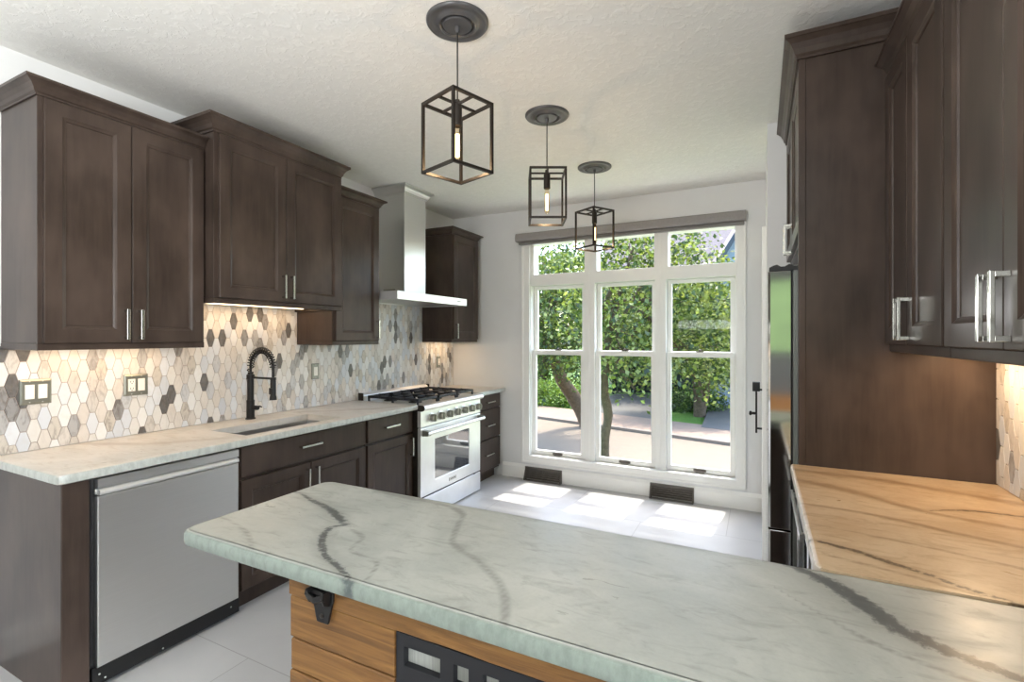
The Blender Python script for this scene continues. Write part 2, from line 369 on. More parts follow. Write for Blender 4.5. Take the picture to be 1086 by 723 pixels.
# casing and stool
g = G(); g.panel_xz([-2.178, -2.088, -.178, -.104], [.165, .245, 2.41, 2.47], YB-.018, YB, {(1, 1)})
g.panel_xz([-2.178, -2.155, -.126, -.104], [.165, .185, 2.45, 2.47], YB-.026, YB-.018, {(1, 1)})
g.box(-2.088, -.178, YB-.03, YB+.04, .228, .245)
struct('trim_1', g, 'white_trim', bevel=.004)
r = thing('roller_blind', 'long grey fabric-covered roller blind cassette mounted above the three windows', 'blind', (-1.155, 4.50, 2.39))
g = G(); g.loft([[(x, YB-.0005, 2.405), (x, YB-.085, 2.405), (x, YB-.095, 2.413), (x, YB-.097, 2.44), (x, YB-.092, 2.475), (x, YB-.08, 2.487), (x, YB-.0005, 2.487)] for x in (-2.215, -.103)]); g.obj('valance', 'grey_fabric', r, bevel=.002)
g = G(); g.box(-2.185, -.115, YB-.075, YB-.03, 2.372, 2.400); g.obj('hem_bar', 'blind_rail', r, bevel=.006)
g = G(); g.tube([(-2.2, YB-.05, 2.445), (-.115, YB-.05, 2.445)], .03, 14); g.obj('roller', 'blind_rail', r, smooth=40)
# patio door in the stepped right wall, seen edge-on
r = thing('door_1', None, None, (.1, 4.01, 0), kind='structure')
g = G(); g.grid([.066, .11], [3.63, 3.76, 4.26, 4.39], [.005, .25, 1.9, 2.05], lambda i, j, k: not (j == 1 and k == 1)); g.obj('door_leaf', 'white_trim', r, bevel=.004)
g = G(); g.box(.085, .091, 3.76, 4.26, .25, 1.9); g.obj('door_pane', 'window_glass', r)
g = G(); g.grid([.012, .04], [3.53, 3.615, 4.405, 4.49], [0, 2.065, 2.15], lambda i, j, k: not (j == 1 and k == 0)); g.obj('door_casing', 'white_trim', r, bevel=.004)
g = G(); g.box(.05, .066, 3.655, 3.685, .80, 1.14); g.box(-.028, -.016, 3.662, 3.678, .80, 1.12)
for z in (.83, 1.09): g.tube([(.05, 3.67, z), (-.02, 3.67, z)], .007, 8)
g.box(-.045, .0, 3.64, 3.70, 1.08, 1.14); g.tube([(-.02, 3.67, .93), (-.062, 3.67, .93)], .009, 10); g.lathe([(.014, 0), (.016, .01), (.008, .016)], (-.05, 3.67, .93), (-1, 0, 0), 12)
g.obj('door_handle', 'black_metal', r, bevel=.002)
# floor registers set into the baseboard
for x0, x1, lab in ((-2.13, -1.735, 'dark metal louvred baseboard register under the left window'), (-.885, -.512, 'dark metal louvred baseboard register under the right window')):
    r = thing('baseboard_register', lab, 'vent', ((x0+x1)/2, 4.48, 0), group='baseboard registers')
    ya, yb = YB-.022, YB-.075
    g = G(); g.loft([[(x, ya, .0), (x, yb, .0), (x, yb, .012), (x, ya-.004, .128), (x, ya, .128)] for x in (x0, x0+.012)]); g.loft([[(x, ya, .0), (x, yb, .0), (x, yb, .012), (x, ya-.004, .128), (x, ya, .128)] for x in (x1-.012, x1)])
    g.box(x0, x1, yb, yb+.014, 0, .014); g.box(x0, x1, ya-.012, ya, .116, .130); g.box(x0+.01, x1-.01, ya-.004, ya, .01, .12); g.obj('register_frame', 'register_metal', r)
    g = G()
    for k in range(6):
        f = k/5.0; yy = yb+.006+(ya-.012-yb-.006)*f; zz = .022+.088*f
        g.hexa([(x0+.012, yy, zz), (x1-.012, yy, zz), (x1-.012, yy+.018, zz+.004), (x0+.012, yy+.018, zz+.004), (x0+.012, yy+.001, zz+.006), (x1-.012, yy+.001, zz+.006), (x1-.012, yy+.019, zz+.010), (x0+.012, yy+.019, zz+.010)], ((0, 3, 2, 1), (4, 5, 6, 7), (0, 1, 5, 4), (1, 2, 6, 5), (2, 3, 7, 6), (3, 0, 4, 7)))
    g.box((x0+x1)/2-.004, (x0+x1)/2+.004, yb+.03, yb+.04, .075, .105); g.obj('louvres', 'register_metal', r)

# ------------------------------------------------------------------ backsplashes of long hexagonal tiles
TILES = [((230, 226, 220), .0), ((226, 218, 209), .1), ((236, 234, 231), .0), ((224, 226, 229), .0), ((214, 217, 222), .0), ((208, 200, 189), .45), ((218, 211, 203), .3), ((182, 180, 179), .45), ((150, 148, 147), .75), ((106, 104, 103), .8), ((206, 206, 207), .3)]
TW = np.array([.19, .13, .13, .13, .08, .08, .09, .05, .03, .045, .045]); TW = TW/TW.sum()
def clip(poly, lo, hi):
    for ax in (0, 1):
        for sgn, lim in ((1, lo[ax]), (-1, hi[ax])):
            out = []
            for i in range(len(poly)):
                a, b = poly[i], poly[(i+1) % len(poly)]; da, db = sgn*(a[ax]-lim), sgn*(b[ax]-lim)
                if da >= 0: out.append(a)
                if (da >= 0) != (db >= 0): k = da/(da-db); out.append((a[0]+(b[0]-a[0])*k, a[1]+(b[1]-a[1])*k))
            poly = out
            if len(poly) < 3: return []
    return poly
def backsplash(label, X, sgn, zones, z0, label_cat='backsplash', oy=.9566, oz=1.005):
    root = thing('backsplash', label, label_cat, (X, zones[0][0], z0))
    g = G()
    for (ya, yb, zt) in zones: g.box(min(X, X+sgn*.005), max(X, X+sgn*.005), ya, yb, z0, zt)
    g.obj('grout_bed', 'grout', root)
    verts, faces, cols, vey = [], [], [], []
    P, H, w = .0373, .1075, .0497; gp = .0011
    y0, y1 = zones[0][0], zones[-1][1]
    for ci in range(int((y0-oy)/P)-2, int((y1-oy)/P)+3):
        for ri in range(-3, 14):
            cy = oy+ci*P; cz = oz+ri*H+(H/2 if ci % 2 else 0)
            k = int(RNG.choice(len(TILES), p=TW)); rgb, ve = TILES[k]; j = 1+float(RNG.normal(0, .03)); col = tuple(min(1, .93*c*j) for c in lin(rgb))
            a_, b_ = .0266-gp, .0107-gp*.3; hx = [(-a_, 0), (-b_, -H/2+gp), (b_, -H/2+gp), (a_, 0), (b_, H/2-gp), (-b_, H/2-gp)]
            poly = [(cy+a, cz+b) for a, b in hx]
            for (ya, yb, zt) in zones:
                q = clip(poly, (ya, z0), (yb, zt))
                if len(q) < 3: continue
                b0 = len(verts); m = len(q)
                verts += [(X+sgn*.0052, a, b) for a, b in q]; 
                c0 = (sum(a for a, b in q)/m, sum(b for a, b in q)/m)
                verts += [(X+sgn*.008, a+(c0[0]-a)*.03, b+(c0[1]-b)*.03) for a, b in q]
                fs = [[b0+m+i for i in range(m)]]+[[b0+i, b0+(i+1) % m, b0+m+(i+1) % m, b0+m+i] for i in range(m)]
                faces += fs; cols += [col]*(2*m); vey += [ve]*(2*m)
    me = bpy.data.meshes.new('mosaic_tiles'); o0 = ORI[root]
    me.from_pydata([tuple(Vector(v)-o0) for v in verts], [], faces); me.materials.append(MATS['marble_mosaic'])
    a = me.color_attributes.new('tile', 'FLOAT_COLOR', 'POINT'); a.data.foreach_set('color', np.array([(*c, 1) for c in cols], dtype=np.float32).ravel())
    b = me.attributes.new('veiny', 'FLOAT', 'POINT'); b.data.foreach_set('value', np.array(vey, dtype=np.float32))
    bm = bmesh.new(); bm.from_mesh(me); bmesh.ops.recalc_face_normals(bm, faces=bm.faces); bm.to_mesh(me); bm.free()
    o = bpy.data.objects.new('mosaic_tiles', me); COL.objects.link(o); o.parent = root
    return root
backsplash('wall of long hexagonal marble mosaic tiles behind the sink and range', XL+.0005, 1, [(.895, 1.60, 1.40), (1.60, 2.48, 1.64), (2.48, 2.955, 1.40), (2.955, 3.962, 1.798), (3.962, 4.53, 1.40)], .916)
backsplash('narrow strip of hexagonal marble mosaic on the right wall above the lamp-tinted counter', XR-.0005, -1, [(.5, 2.345, 1.40)], .916, oy=.51)

# ------------------------------------------------------------------ wall cabinets
def under_light(root, sign, x, y0, y1, z, power):
    g = G(); g.box(x-.012, x+.012, y0, y1, z, z+.008); o = g.obj('light_strip', 'led_strip', root, label='glowing warm light strip')
    l = bpy.data.lights.new('under_cabinet_lamp', 'AREA'); l.shape = 'RECTANGLE'; l.size = .03; l.size_y = y1-y0; l.energy = power; l.color = (1, .70, .42)
    lo = bpy.data.objects.new('under_cabinet_lamp', l); COL.objects.link(lo); lo.parent = root; lo.location = Vector((x, (y0+y1)/2, z-.004))-ORI[root]
def wall_cabinet(label, sign, xw, xf, y0, y1, z0, z1, zc, doors, light=0, ends=(1, 1), hz=None):
    """xf: outer face of the doors; doors: (y0, y1, y of the pull)"""
    xb = xf-sign*.02; r = thing('wall_cabinet', label, 'cabinet', ((xw+xf)/2, (y0+y1)/2, z0))
    g = G(); g.box(min(xw, xb), max(xw, xb), y0, y1, z0+.03, z1); g.obj('cabinet_box', 'espresso_wood', r, bevel=.002)
    g = G(); a, b = min(xw, xb), max(xw, xb)
    g.grid(sorted([xw, xb-sign*.02, xb+sign*.004]), [y0-.002, y0+.018, y1-.018, y1+.002], [z0, z0+.03], (lambda i, j, k: j != 1 or i == (1 if sign > 0 else 0)))
    g.obj('light_rail', 'espresso_wood', r, bevel=.003)
    g = G(); g.box(a+.001, b-.021 if sign > 0 else b-.001, y0+.019, y1-.019, z0+.026, z0+.029) if sign > 0 else g.box(a+.021, b-.001, y0+.019, y1-.019, z0+.026, z0+.029)
    g.obj('underside', 'cabinet_underside', r)
    crown(sign, xw, xb, y0, y1, z1, zc, ends=ends).obj('crown_moulding', 'espresso_wood', r)
    for d0, d1, hy in doors:
        M = fr(sign, xb); d = shaker(M, d0+.002, d1-.002, z0+.03, z1-.006).obj('door', 'espresso_wood', r)
        pull(M, hy, (hz or z0+.115), .14, True, .02).obj('handle', 'nickel_pull', d, bevel=.0012)
    if light: under_light(r, sign, xw+sign*.12, y0+(.22 if sign < 0 and y1 > 2 else .06), y1-.05, z0+.015, light)
    return r
XS = XL+.009
wall_cabinet('dark brown two-door wall cabinet nearest the camera on the left wall', 1, XL+.0085, -2.64, .92, 1.598, 1.385, 2.44, 2.503, [(.935, 1.254, 1.254-.028), (1.254, 1.59, 1.254+.03)], light=.75, ends=(1, 0), hz=1.50)
wall_cabinet('taller dark brown two-door wall cabinet above the sink', 1, XL+.0085, -2.56, 1.602, 2.478, 1.622, 2.53, 2.615, [(1.622, 2.036, 2.036-.028), (2.036, 2.474, 2.036+.03)], light=.95, hz=1.742)
wall_cabinet('narrow single-door wall cabinet left of the steel range hood', 1, XL+.0085, -2.64, 2.482, 2.945, 1.385, 2.44, 2.503, [(2.50, 2.936, 2.905)], ends=(0, 1), hz=1.50)
wall_cabinet('single-door wall cabinet between the range hood and the window wall', 1, XL+.0085, -2.64, 3.967, 4.44, 1.39, 2.44, 2.503, [(3.975, 4.434, 4.012)], light=.55, hz=1.50)
wall_cabinet('two-door wall cabinet on the right wall against the tall panel', -1, XR-.0085, .43, 1.668, 2.340, 1.385, 2.44, 2.503, [(1.675, 2.022, 2.022-.028), (2.022, 2.335, 2.022+.03)], light=1.7, ends=(0, 0), hz=1.50)
wall_cabinet('two-door wall cabinet nearest the camera on the right wall', -1, XR-.0085, .43, .925, 1.664, 1.385, 2.44, 2.503, [(.93, 1.306, 1.306-.03), (1.306, 1.66, 1.306+.03)], light=.22, ends=(1, 0), hz=1.50)
# tall end panel and the cabinet over the refrigerator
r = thing('tall_end_panel', 'tall dark brown wood end panel enclosing the refrigerator side, with crown on top', 'panel', (.45, 2.36, 0))
g = G(); g.box(.150, XR-.002, 2.346, 2.372, 0, 2.585); g.box(.142, .168, 2.342, 2.376, 0, 2.585); g.obj('board', 'espresso_wood', r, bevel=.002)
g = G(); z0, z1 = 2.585, 2.675; H = z1-z0
prof = [(0, 0), (.008, 0), (.008, .12*H), (.016, .2*H), (.022, .42*H), (.034, .64*H), (.052, .8*H), (.058, .82*H), (.058, H)]
g.loft([[(XR-.002, 2.342-p*.9, z0+q), (.142-p*.9, 2.342-p*.9, z0+q), (.142-p*.9, 2.376, z0+q), (XR-.002, 2.376, z0+q)] for p, q in prof]); g.obj('crown_moulding', 'espresso_wood', r)
r = thing('refrigerator_cabinet', 'dark two-door cabinet above the refrigerator, seen edge-on beyond the tall panel', 'cabinet', (.45, 2.86, 1.86))
g = G(); g.box(.162, XR-.002, 2.378, 3.355, 1.87, 2.585); g.obj('cabinet_box', 'espresso_wood', r, bevel=.002)
g = G(); g.loft([[(XR-.002, 2.378, z0+q), (.142-p*.9, 2.378, z0+q), (.142-p*.9, 3.355, z0+q), (XR-.002, 3.355, z0+q)] for p, q in prof]); g.obj('crown_moulding', 'espresso_wood', r)
for d0, d1, hy in ((2.382, 2.862, 2.835), (2.865, 3.35, 2.895)):
    M = fr(-1, .162); d = shaker(M, d0, d1, 1.885, 2.575).obj('door', 'espresso_wood', r); pull(M, hy, 1.93+.005, .15, True, .02, .036).obj('handle', 'nickel_pull', d, bevel=.001)
r = thing('refrigerator', 'stainless steel refrigerator standing behind the tall panel', 'refrigerator', (.4, 2.86, 0))
g = G(); g.box(.125, .74, 2.392, 3.335, .02, 1.745); g.obj('body', 'fridge_gasket', r, bevel=.004)
for d0, d1 in ((2.388, 2.861), (2.866, 3.338)):
    g = G(); g.loft([[(.118, y0, z), (.04, y0, z), (.031, y0+.006, z), (.031, y1-.006, z), (.04, y1, z), (.118, y1, z)] for (y0, y1, z) in ((d0, d1, .62), (d0, d1, 1.722))]); d = g.obj('door', 'fridge_steel', r, bevel=.002)
    hy = d1-.04 if d0 < 2.5 else d0+.04
    g = G(); g.tube([(.03, hy, .8), (-.012, hy, .82), (-.012, hy, 1.5), (.03, hy, 1.52)], .010, 10); g.obj('handle', 'brushed_steel', d, smooth=50) if d0 > 9 else g.bm.free()
    g = G(); g.loft([[(x, d0+.003, 1.724), (x, d0+.09, 1.724), (x, d0+.09, 1.74), (x, d0+.003, 1.74+.012*math.sin((x-.035)*60)**2)] for x in (.036, .05, .065, .08, .095, .11, .14, .155)]); g.obj('hinge_cover', 'rubber_dark', r) if d0 < 2.5 else g.bm.free()
g = G(); g.loft([[(.118, 2.388, z), (.04, 2.388, z), (.031, 2.394, z), (.031, 3.332, z), (.04, 3.338, z), (.118, 3.338, z)] for z in (.06, .612)]); g.obj('freezer_drawer', 'fridge_steel', r, bevel=.002)
g = G(); g.box(.119, .1245, 2.396, 3.33, .07, 1.715); g.obj('door_gasket', 'rubber_dark', r)
for y in (2.44, 3.28):
    for x in (.2, .68): g = G(); g.lathe([(.02, 0), (.02, .008), (.012, .01), (.012, .022)], (x, y, 0), seg=12); g.obj('levelling_foot', 'rubber_dark', r)

# ------------------------------------------------------------------ left base run
XF = -2.41
r = thing('end_panel', 'dark brown cabinet end panel at the near end of the left counter', 'panel', (-2.7, .955, 0))
g = G(); g.box(XL+.002, XF-.008, .905, .925, 0, .872); g.obj('side_board', 'espresso_wood', r, bevel=.002)
g = G(); g.box(XF-.06, XF, .904, .995, 0, .874); g.obj('filler_strip', 'espresso_wood', r, bevel=.003)
r = thing('dishwasher', 'stainless steel dishwasher with full-width recessed handle under the left counter', 'dishwasher', (-2.7, 1.32, 0))
g = G(); g.box(XL+.06, XF-.03, 1.004, 1.628, .02, .868); g.obj('tub', 'black_plastic', r)
g = G(); g.loft([ring(fr(1, XF-.03), 1.018+i, 1.622-i, .095+j, .792-j, t) for i, j, t in ((0, 0, 0), (0, 0, .036), (.004, .004, .04))]); g.obj('door_panel', 'brushed_steel', r)
g = G(); M = fr(1, XF-.03); yy = (1.018, 1.622)
g.loft([[M(y, t, h) for t, h in ((0, .862), (.038, .862), (.040, .858), (.040, .825), (.018, .818), (.018, .798), (.0, .798))] for y in yy]); g.obj('handle_channel', 'brushed_steel', r)
g = G(); g.loft([[M(y, t, h) for t, h in ((.02, .800), (.034, .794), (.046, .798), (.050, .806), (.046, .816), (.034, .820), (.02, .822))] for y in (1.022, 1.618)]); g.obj('handle', 'pale_steel', r, smooth=60)
g = G(); g.box(XF-.028, XF-.006, 1.005, 1.634, .018, .094); g.box(XF-.03, XF-.018, 1.002, 1.016, .09, .868); g.obj('toe_panel', 'black_plastic', r)
for y, z in ((1.03, .06), (1.05, .035), (1.27, .03), (1.59, .06)):
    g = G(); g.lathe([(.004, 0), (.004, .002), (.002, .003)], (XF-.006, y, z), (1, 0, 0), 10); g.obj('screw', 'screw_metal', r)
def base_cabinet(name, label, y0, y1, fronts, toe=True):
    r = thing(name, label, 'cabinet', (-2.7, (y0+y1)/2, 0))
    g = G(); g.box(XL+.002, XF-.02, y0, y1, .10, .872 if name != 'sink_cabinet' else .69); 
    if name == 'sink_cabinet': g.box(XF-.045, XF-.02, y0, y1, .69, .872); g.box(XL+.002, XF-.045, y0, y0+.02, .69, .872); g.box(XL+.002, XF-.045, y1-.02, y1, .69, .872)
    g.obj('cabinet_box', 'espresso_wood', r, bevel=.002)
    g = G(); g.box(XL+.05, XF-.075, y0, y1, 0, .10); g.obj('toe_kick', 'espresso_wood', r)
    M = fr(1, XF-.02)
    for typ, a, b, c, d, hs in fronts:
        o = (slabfront if typ != 'door' else shaker)(M, a, b, c, d).obj('door' if typ == 'door' else ('false_front' if typ == 'false' else 'drawer'), 'espresso_wood', r)
        for (hy, hz_, vert) in hs: pull(M, hy, hz_, .15 if not vert else .14, vert, .02).obj('handle', 'nickel_pull', o, bevel=.0012)
    return r
base_cabinet('sink_cabinet', 'dark brown sink cabinet with two doors beside the dishwasher', 1.636, 2.552, [('false', 1.645, 2.542, .708, .866, [(2.075, .796, False)]), ('door', 1.645, 2.085, .115, .690, [(2.055, .59, True)]), ('door', 2.09, 2.542, .115, .690, [(2.122, .59, True)])])
base_cabinet('base_cabinet', 'dark brown base cabinet with one drawer and one door left of the range', 2.556, 3.066, [('drawer', 2.568, 3.055, .708, .866, [(2.80, .792, False)]), ('door', 2.568, 3.055, .115, .690, [(3.027, .597, True)])])
base_cabinet('drawer_cabinet', 'dark brown three-drawer base cabinet between the range and the window wall', 3.992, 4.50, [('drawer', 4.0, 4.492, .730, .866, [(4.262, .796, False)]), ('drawer', 4.0, 4.492, .432, .718, [(4.262, .565, False)]), ('drawer', 4.0, 4.492, .125, .420, [(4.24, .277, False)])])

# ------------------------------------------------------------------ stone slabs
def polydist(P, pts):
    """distance of points P (n,2) to a polyline, in units of the width given per vertex"""
    best = np.full(len(P), 9.0)
    for (x0, y0, w0), (x1, y1, w1) in zip(pts, pts[1:]):
        a = np.array([x0, y0]); d = np.array([x1-x0, y1-y0]); k = np.clip(((P-a)@d)/(d@d), 0, 1)
        q = a+k[:, None]*d; best = np.minimum(best, np.hypot(*(P-q).T)/(w0+(w1-w0)*k))
    return best
def smooth_line(pts, n=6):
    pts = [Vector(p) for p in pts]; out = []
    for i in range(len(pts)-1):
        p0, p1, p2, p3 = pts[max(i-1, 0)], pts[i], pts[i+1], pts[min(i+2, len(pts)-1)]
        for k in range(n):
            t = k/n; out.append(tuple(.5*((2*p1)+(p2-p0)*t+(2*p0-5*p1+4*p2-p3)*t*t+(3*p1-p0-3*p2+p3)*t**3)))
    return out+[tuple(pts[-1])]
def lattice(cuts, step):
    o = []
    for a, b in zip(cuts, cuts[1:]): n = max(1, round((b-a)/step)); o += [a+(b-a)*i/n for i in range(n)]
    return o+[cuts[-1]]
def slab(name, label, mat, xcuts, ycuts, z0, z1, hole=None, step=.012, R=None, edge=.010, veins=(), softs=(), sides='xXyY'):
    xs, ys, zs = lattice(xcuts, step), lattice(ycuts, step), [z0, z0+.004, z0+.012, (z0+z1)/2, z1-.012, z1-.004, z1]
    x0, x1, y0, y1 = xs[0], xs[-1], ys[0], ys[-1]; R = R or {}
    g = G(); hc = lambda i, j: hole and hole[0] < (xs[i]+xs[i+1])/2 < hole[1] and hole[2] < (ys[j]+ys[j+1])/2 < hole[3]
    g.grid(xs, ys, zs, lambda i, j, k: not hc(i, j))
    for v in g.bm.verts:
        x, y, z = v.co
        de = min([x-x0 if 'x' in sides else 9, x1-x if 'X' in sides else 9, y-y0 if 'y' in sides else 9, y1-y if 'Y' in sides else 9])
        # ease the long edges
        if de < 1e-6:
            dz = min(z-z0, z1-z); e = edge
            if dz < e:
                ins = e-math.sqrt(max(0, e*e-(e-dz)**2))
                if 'x' in sides and x-x0 < 1e-6: v.co.x += ins
                if 'X' in sides and x1-x < 1e-6: v.co.x -= ins
                if 'y' in sides and y-y0 < 1e-6: v.co.y += ins
                if 'Y' in sides and y1-y < 1e-6: v.co.y -= ins
        for key, rr in R.items():
            cx, cy = (x0+rr if key[0] == 'x' else x1-rr), (y0+rr if key[1] == 'y' else y1-rr)
            dx = (cx-v.co.x) if key[0] == 'x' else (v.co.x-cx); dy = (cy-v.co.y) if key[1] == 'y' else (v.co.y-cy)
            if dx > 0 and dy > 0:
                m = max(dx, dy); l = math.hypot(dx, dy); dx, dy = dx/l*m, dy/l*m
                v.co.x = cx-dx if key[0] == 'x' else cx+dx; v.co.y = cy-dy if key[1] == 'y' else cy+dy
    cob = [(v.co.x, v.co.y, v.co.z) for v in g.bm.verts]
    o = g.obj(name, mat, smooth=40); me = o.data
    P = np.array(cob)[:, :2]; Z = np.array(cob)[:, 2]
    v = np.full(len(P), 9.0); s = np.full(len(P), 9.0)
    for q in veins: v = np.minimum(v, polydist(P, smooth_line(q)))
    for q in softs: s = np.minimum(s, polydist(P, smooth_line(q)))
    dE = np.minimum.reduce([P[:, 0]-x0 if 'x' in sides else 9+0*Z, x1-P[:, 0] if 'X' in sides else 9+0*Z, P[:, 1]-y0 if 'y' in sides else 9+0*Z, y1-P[:, 1] if 'Y' in sides else 9+0*Z])
    ed = np.where((dE < edge*1.01) & (Z < z1-.001), 1.0, 0.0)
    for nm, arr in (('vein', v), ('soft', s), ('edge', ed)):
        a = me.attributes.new(nm, 'FLOAT', 'POINT'); a.data.foreach_set('value', arr.astype(np.float32))
    return tag(o, label, 'countertop')
SK = (-2.765, -2.455, 1.70, 2.365)
Z0, Z1 = .8745, .914
slab('countertop', 'long pale stone countertop with the sink cutout on the left wall', 'pale_stone', [XL+.002, SK[0], SK[1], -2.372], [.878, SK[2], SK[3], 3.070], Z0, Z1, hole=SK, step=.03, R={'Xy': .03}, sides='Xy',
     veins=[[(-2.5, .9, .006), (-2.42, 1.3, .004), (-2.6, 1.6, .003)]], softs=[[(-3.0, 1.2, .03), (-2.7, 1.35, .04), (-2.5, 1.6, .03)], [(-2.9, 2.4, .03), (-2.6, 2.7, .04), (-2.4, 3.0, .03)]])
slab('countertop', 'short pale stone countertop over the three drawers beside the window wall', 'pale_stone', [XL+.002, -2.372], [3.990, 4.536], Z0, Z1, step=.03, sides='X')
slab('peninsula_countertop', 'grey-green veined stone slab on the wooden peninsula in the foreground', 'grey_green_stone', [-1.425, XR-.002], [.785, 1.310], Z0-.004, Z1, R={'xy': .04, 'xY': .05}, edge=.014, sides='xyY',
     veins=[[(-1.43, 1.16, .006), (-1.36, 1.145, .009), (-1.29, 1.12, .012), (-1.21, 1.10, .014), (-1.142, 1.073, .019), (-1.08, 1.04, .018), (-1.03, 1.02, .008)],
            [(-1.03, 1.02, .006), (-1.06, .99, .010), (-1.048, .959, .014), (-1.002, .899, .013), (-.939, .855, .012), (-.856, .822, .011), (-.79, .785, .010)],
            [(.06, 1.30, .014), (.095, 1.274, .022), (.138, 1.24, .030), (.188, 1.165, .036), (.221, 1.11, .030), (.258, 1.076, .028), (.299, 1.054, .022), (.36, 1.029, .018), (.5, .97, .016), (.74, .90, .012)]],
     softs=[[(-1.22, 1.305, .010), (-1.095, 1.285, .010), (-.882, 1.276, .010), (-.79, 1.235, .010), (-.76, 1.17, .009), (-.725, 1.09, .009), (-.691, 1.043, .011), (-.559, .971, .012), (-.471, .893, .011), (-.414, .785, .010)],
            [(-1.45, .899, .006), (-1.347, .887, .006), (-1.231, .855, .006), (-1.116, .79, .006)], [(-1.0, 1.0, .006), (-.93, .97, .008), (-.9, .9, .006), (-.8, .88, .006), (-.76, .8, .006)],
            [(.02, 1.18, .004), (.10, 1.10, .006), (.2, 1.02, .008), (.4, .95, .008)]])
slab('countertop', 'veined stone countertop with lamp warmth in its colour, along the right wall beside the tall panel', 'lamp_tinted_stone', [.112, XR-.002], [1.313, 2.341], Z0, Z1, R={'xy': .03}, sides='x', edge=.010,
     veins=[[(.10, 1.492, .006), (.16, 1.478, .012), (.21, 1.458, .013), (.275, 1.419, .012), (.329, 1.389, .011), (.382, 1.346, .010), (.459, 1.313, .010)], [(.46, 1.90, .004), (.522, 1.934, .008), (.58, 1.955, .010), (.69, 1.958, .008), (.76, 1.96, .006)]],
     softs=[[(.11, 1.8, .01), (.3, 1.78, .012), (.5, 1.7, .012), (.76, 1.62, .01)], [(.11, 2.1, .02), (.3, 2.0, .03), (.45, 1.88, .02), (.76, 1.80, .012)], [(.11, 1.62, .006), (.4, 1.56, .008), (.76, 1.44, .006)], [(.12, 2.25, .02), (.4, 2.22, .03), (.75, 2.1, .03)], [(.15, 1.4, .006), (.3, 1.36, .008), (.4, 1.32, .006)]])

# ------------------------------------------------------------------ sink and faucet
r = thing('sink', 'undermount stainless steel sink basin set in the left counter', 'sink', ((SK[0]+SK[1])/2, (SK[2]+SK[3])/2, .70))
a, b, c, d = SK[0]-.006, SK[1]+.006, SK[2]-.006, SK[3]+.006
g = G(); g.grid([a-.02, a, b, b+.02], [c-.02, c, d, d+.02], [.695, .698, .872], lambda i, j, k: (k == 0 and i == 1 and j == 1) or (k == 1 and False))
g.bm.free(); g = G(); e = .0015
for q in ((a-e, a, c-e, d+e), (b, b+e, c-e, d+e), (a, b, c-e, c), (a, b, d, d+e)): g.box(*q, .70, .8735)
g.box(a-e, b+e, c-e, d+e, .697, .70); g.grid([a-.018, a-e, b+e, b+.008], [c-.018, c-e, d+e, d+.018], [.872, .8735], lambda i, j, k: not (i == 1 and j == 1)); g.obj('basin', 'brushed_steel', r)
g = G(); g.lathe([(.045, 0), (.043, .003), (.03, .001), (.012, .003)], ((a+b)/2-.03, (c+d)/2, .7005), seg=20); g.obj('drain', 'screw_metal', r, smooth=40)
FX, FY = -2.93, 2.06
r = thing('faucet', 'matte black spring-neck kitchen faucet standing behind the sink', 'faucet', (FX, FY, Z1))
g = G(); g.lathe([(.030, 0), (.030, .006), (.024, .010), (.024, .12), (.020, .125), (.020, .255), (.024, .258), (.024, .285), (.016, .288), (.016, .30)], (FX, FY, Z1), seg=24); g.obj('column', 'black_metal', r, smooth=35)
AR = .108; ztop = Z1+.30; path = [(FX, FY, ztop+.0)]
for k in range(0, 25): a_ = PI-PI*k/24; path.append((FX+AR+AR*math.cos(a_), FY, ztop+.035+AR*math.sin(a_)))
path.append((FX+2*AR, FY, ztop-.03)); path.append((FX+2*AR, FY, ztop-.09))
g = G(); g.tube(path, .008, 10); g.obj('hose', 'black_metal', r, smooth=60)
# spring: a helix around the first three quarters of the hose
dense = smooth_line(path[:26], 8); hel = []; L = len(dense); turns = 21
for i, p in enumerate(dense):
    p = Vector(p); dv = (Vector(dense[min(i+1, L-1)])-Vector(dense[max(i-1, 0)])).normalized(); n_ = Vector((0, 1, 0)); m_ = dv.cross(n_)
    for s_ in range(4):
        f_ = (i+s_/4)/L; an = 2*PI*turns*f_; hel.append(tuple(p+(n_*math.cos(an)+m_*math.sin(an))*.0185))
g = G(); g.tube(hel, .0032, 6); g.obj('spring', 'black_metal', r, smooth=60)
g = G(); g.tube([(FX, FY, Z1+.267), (FX+2*AR, FY, Z1+.267)], .007, 10); g.lathe([(.018, 0), (.018, .016)], (FX+2*AR, FY, Z1+.259), seg=16); g.obj('holder_arm', 'black_metal', r, smooth=40)
g = G(); g.lathe([(.012, .13), (.017, .12), (.017, .03), (.020, .02), (.022, 0), (.016, -.001)], (FX+2*AR, FY, Z1+.135), seg=20); g.box(FX+2*AR-.012, FX+2*AR+.012, FY-.021, FY-.014, Z1+.17, Z1+.21); g.obj('spray_head', 'black_metal', r, smooth=35)
g = G(); g.tube([(FX+.02, FY, Z1+.075), (FX+.07, FY, Z1+.075)], .014, 14); g.tube([(FX+.055, FY, Z1+.078), (FX+.10, FY-.01, Z1+.09), (FX+.135, FY-.02, Z1+.088)], [.006, .005, .004], 8); g.obj('lever', 'black_metal', r, smooth=50)

